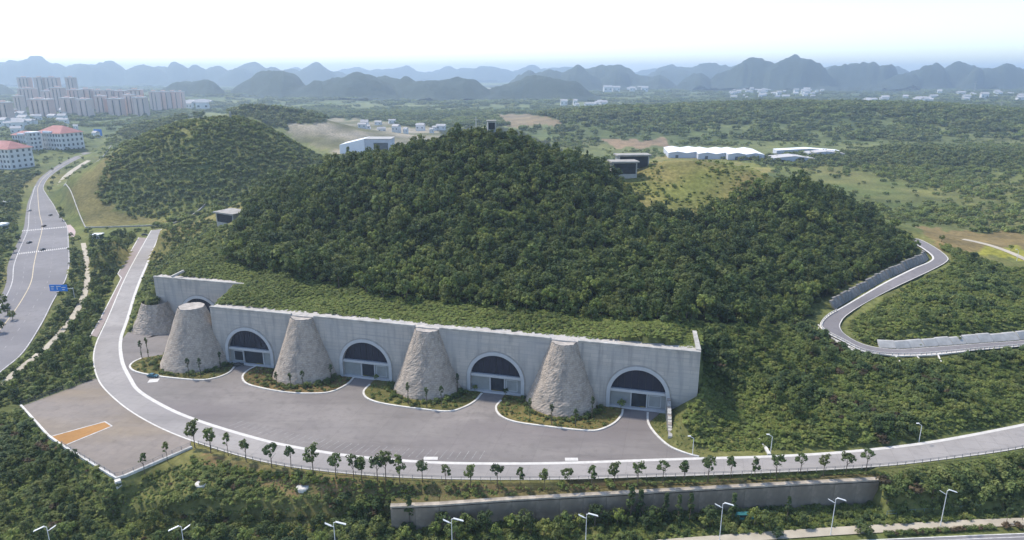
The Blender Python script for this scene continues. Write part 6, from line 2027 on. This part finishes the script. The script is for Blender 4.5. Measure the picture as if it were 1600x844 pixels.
village(940, 1025, 136, 146, 14, 2.0, 3.4, 'white building on the far plain left of the village', 'buildings on the far central plain')
village(1460, 1600, 150, 160, 12, 1.2, 2.2, 'tiny white house at the far right under the mountains', 'houses at the far right')
village(880, 945, 160, 165, 9, 1.2, 1.8, 'small pale house beyond the dark woods at centre', 'houses beyond the central woods')
village(290, 330, 160, 172, 8, 1.6, 2.6, 'bright low building right of the apartment estate', 'buildings beside the apartment estate')
village(560, 690, 194, 222, 14, .7, 1.3, 'small site hut on the cleared ground behind the wooded hill', 'site huts on the cleared ground')
village(0, 110, 188, 200, 12, 1.0, 1.8, 'pale mid-rise block between the estate and the red-roofed institute', 'mid-rise blocks below the estate')
village(0, 40, 196, 212, 9, 1.2, 2.0, 'white mid-rise block behind the red-roofed buildings at the left edge', 'mid-rise blocks at the left edge')
village(100, 150, 196, 226, 5, .7, 1.1, 'low pale building beside the upper city road', 'low buildings beside the upper city road')
village(18, 110, 168, 186, 14, 1.0, 1.8, 'low white house at the foot of the apartment towers', 'houses below the apartment towers')
for k, (px, top, base, lb) in enumerate(((1562, 160, 180, 'thin pale pylon on the far right plain'), (1521, 128, 150, 'distant chimney on the far right plain'))):
    x, y = G(px, base, 0); zt = GD(px, top, y)[2]
    e_ = empty('pylon', (x, y, tz(x, y))); tag(e_, lb, 'pylon')
    MB().tube([(0, 0, -1), (0, 0, zt)], [2.2, 1.0], 6).build('pole', M['coping'], e_)
    MB().box(-7, 7, -.6, .6, zt * .82, zt * .86).build('crossarm', M['coping'], e_)

# ------------------------------------------------------------------ mountains
mm, nt, b = new_mat('mountain_woods')
n1 = noise(nt, 0.004, 6, rough=.65)
c = mixc(nt, ramp(nt, n1, .3, .7), (0.018, 0.030, 0.020), (0.048, 0.060, 0.036))
nt.links.new(c, b.inputs['Base Color']); b.inputs['Roughness'].default_value = 1.0
bump(nt, b, n1, .8, 30)
def mountains(name, dist, depth, peaks, px0, px1, n=420, rows=22, wide=1.0, jag=1.6):
    """a range of hills at a distance; each peak: pixel x, pixel y of the summit, half width in pixels"""
    seed = dist
    PXs = np.linspace(px0, px1, n)
    f = dist * cP + CAM_H * sP
    xs_ = (PXs - 800) / FPX * f
    vs = []
    for j in range(rows):
        t = j / (rows - 1)
        yy = dist + (t - .5) * 2 * depth
        prof = np.zeros(n)
        for (ppx, ppy, hw) in peaks:
            zt = GD(ppx, ppy, dist)[2]
            off = math.sin(ppx * 12.9) * depth * .3
            zt = zt * (1 - .12 * (.5 + .5 * math.sin(ppx * 3.3 + dist)) * (wide == .95))
            w_ = hw * wide * (1 + .3 * math.sin(ppx * 7.7 + dist)) / FPX * f
            rr = np.sqrt(((xs_ - (ppx - 800) / FPX * f) / w_) ** 2 + ((yy - dist - off) / (depth * .62)) ** 2)
            prof = np.maximum(prof, zt * (.86 * np.clip(1 - (rr * 1.12) ** 1.9, 0, 1) ** .9 + .14 * np.clip(1 - rr * .5, 0, 1)))
        prof = prof * (1 + .10 * jag * fbm(xs_ + yy, np.full(n, yy) * 1.3, dist * .05, 4)) + fbm(xs_, np.full(n, yy), dist * .03, 4) * dist * .0055 * jag * (prof > 5)
        for x_, z_ in zip(xs_, prof): vs.append((x_ * yy / dist, yy, max(z_ - 6, -9.0)))
    fs = [(j * n + i, j * n + i + 1, (j + 1) * n + i + 1, (j + 1) * n + i) for j in range(rows - 1) for i in range(n - 1)]
    o = MB().add(vs, fs).build(name, mm, smooth=True)
    return tag(o, kind='structure')
mountains('hills', 4000, 600, [(435, 104, 85), (400, 125, 70), (558, 112, 75), (610, 122, 80), (690, 118, 75), (640, 124, 60), (320, 122, 55), (290, 127, 50), (205, 131, 22), (840, 121, 95), (500, 128, 60), (5, 131, 40)], -120, 940)
mountains('hills', 5900, 750, [(945, 101, 85), (900, 112, 70), (1000, 118, 80), (1085, 116, 60), (1130, 112, 50), (1185, 94, 75), (1238, 92, 75), (1340, 93, 75), (1378, 100, 55), (1450, 103, 75), (1490, 101, 75), (1562, 103, 80), (1610, 108, 70), (1660, 100, 80), (860, 113, 60), (820, 116, 50), (1410, 112, 60), (1215, 96, 40), (1305, 104, 40), (1520, 107, 40), (960, 104, 40), (1160, 99, 30)], 760, 1800, 520, wide=.84, jag=2.2)
mountains('hills', 8300, 900, [(18, 88, 55), (55, 93, 60), (85, 97, 60), (118, 98, 50), (147, 91, 55), (180, 94, 60), (218, 96, 50), (250, 98, 55), (283, 101, 55), (310, 101, 50), (340, 101, 55), (372, 103, 50), (405, 99, 60), (440, 102, 50), (485, 104, 60), (515, 106, 55), (1105, 97, 110), (1060, 104, 80), (1400, 105, 70), (1300, 107, 80), (1530, 108, 90), (-40, 92, 60), (-90, 96, 60)], -260, 1860, 900, wide=.95, jag=1.9)
mountains('hills', 12000, 1200, [(550, 105, 70), (600, 106, 60), (640, 108, 70), (700, 103, 60), (725, 107, 80), (770, 106, 70), (820, 107, 80), (880, 108, 70), (460, 107, 70), (1020, 108, 90), (1150, 108, 90), (1250, 108, 90), (1450, 109, 90), (1600, 108, 120)], -300, 1900, 700)

# ------------------------------------------------------------------ haze
hz = MB().box(-17500, 17500, -1200, 20500, -16, 365)
hm = bpy.data.materials.new('haze_air'); hm.use_nodes = True
hm.node_tree.nodes.clear()
pv = hm.node_tree.nodes.new('ShaderNodeVolumePrincipled')
pv.inputs['Color'].default_value = (0.66, 0.83, 1.0, 1)
pv.inputs['Density'].default_value = 0.00012
pv.inputs['Anisotropy'].default_value = 0.3
ho = hm.node_tree.nodes.new('ShaderNodeOutputMaterial')
hm.node_tree.links.new(pv.outputs[0], ho.inputs['Volume'])
hzo = hz.build('haze', hm)
tag(hzo, 'thin bluish haze over the whole valley', 'haze', kind='stuff')
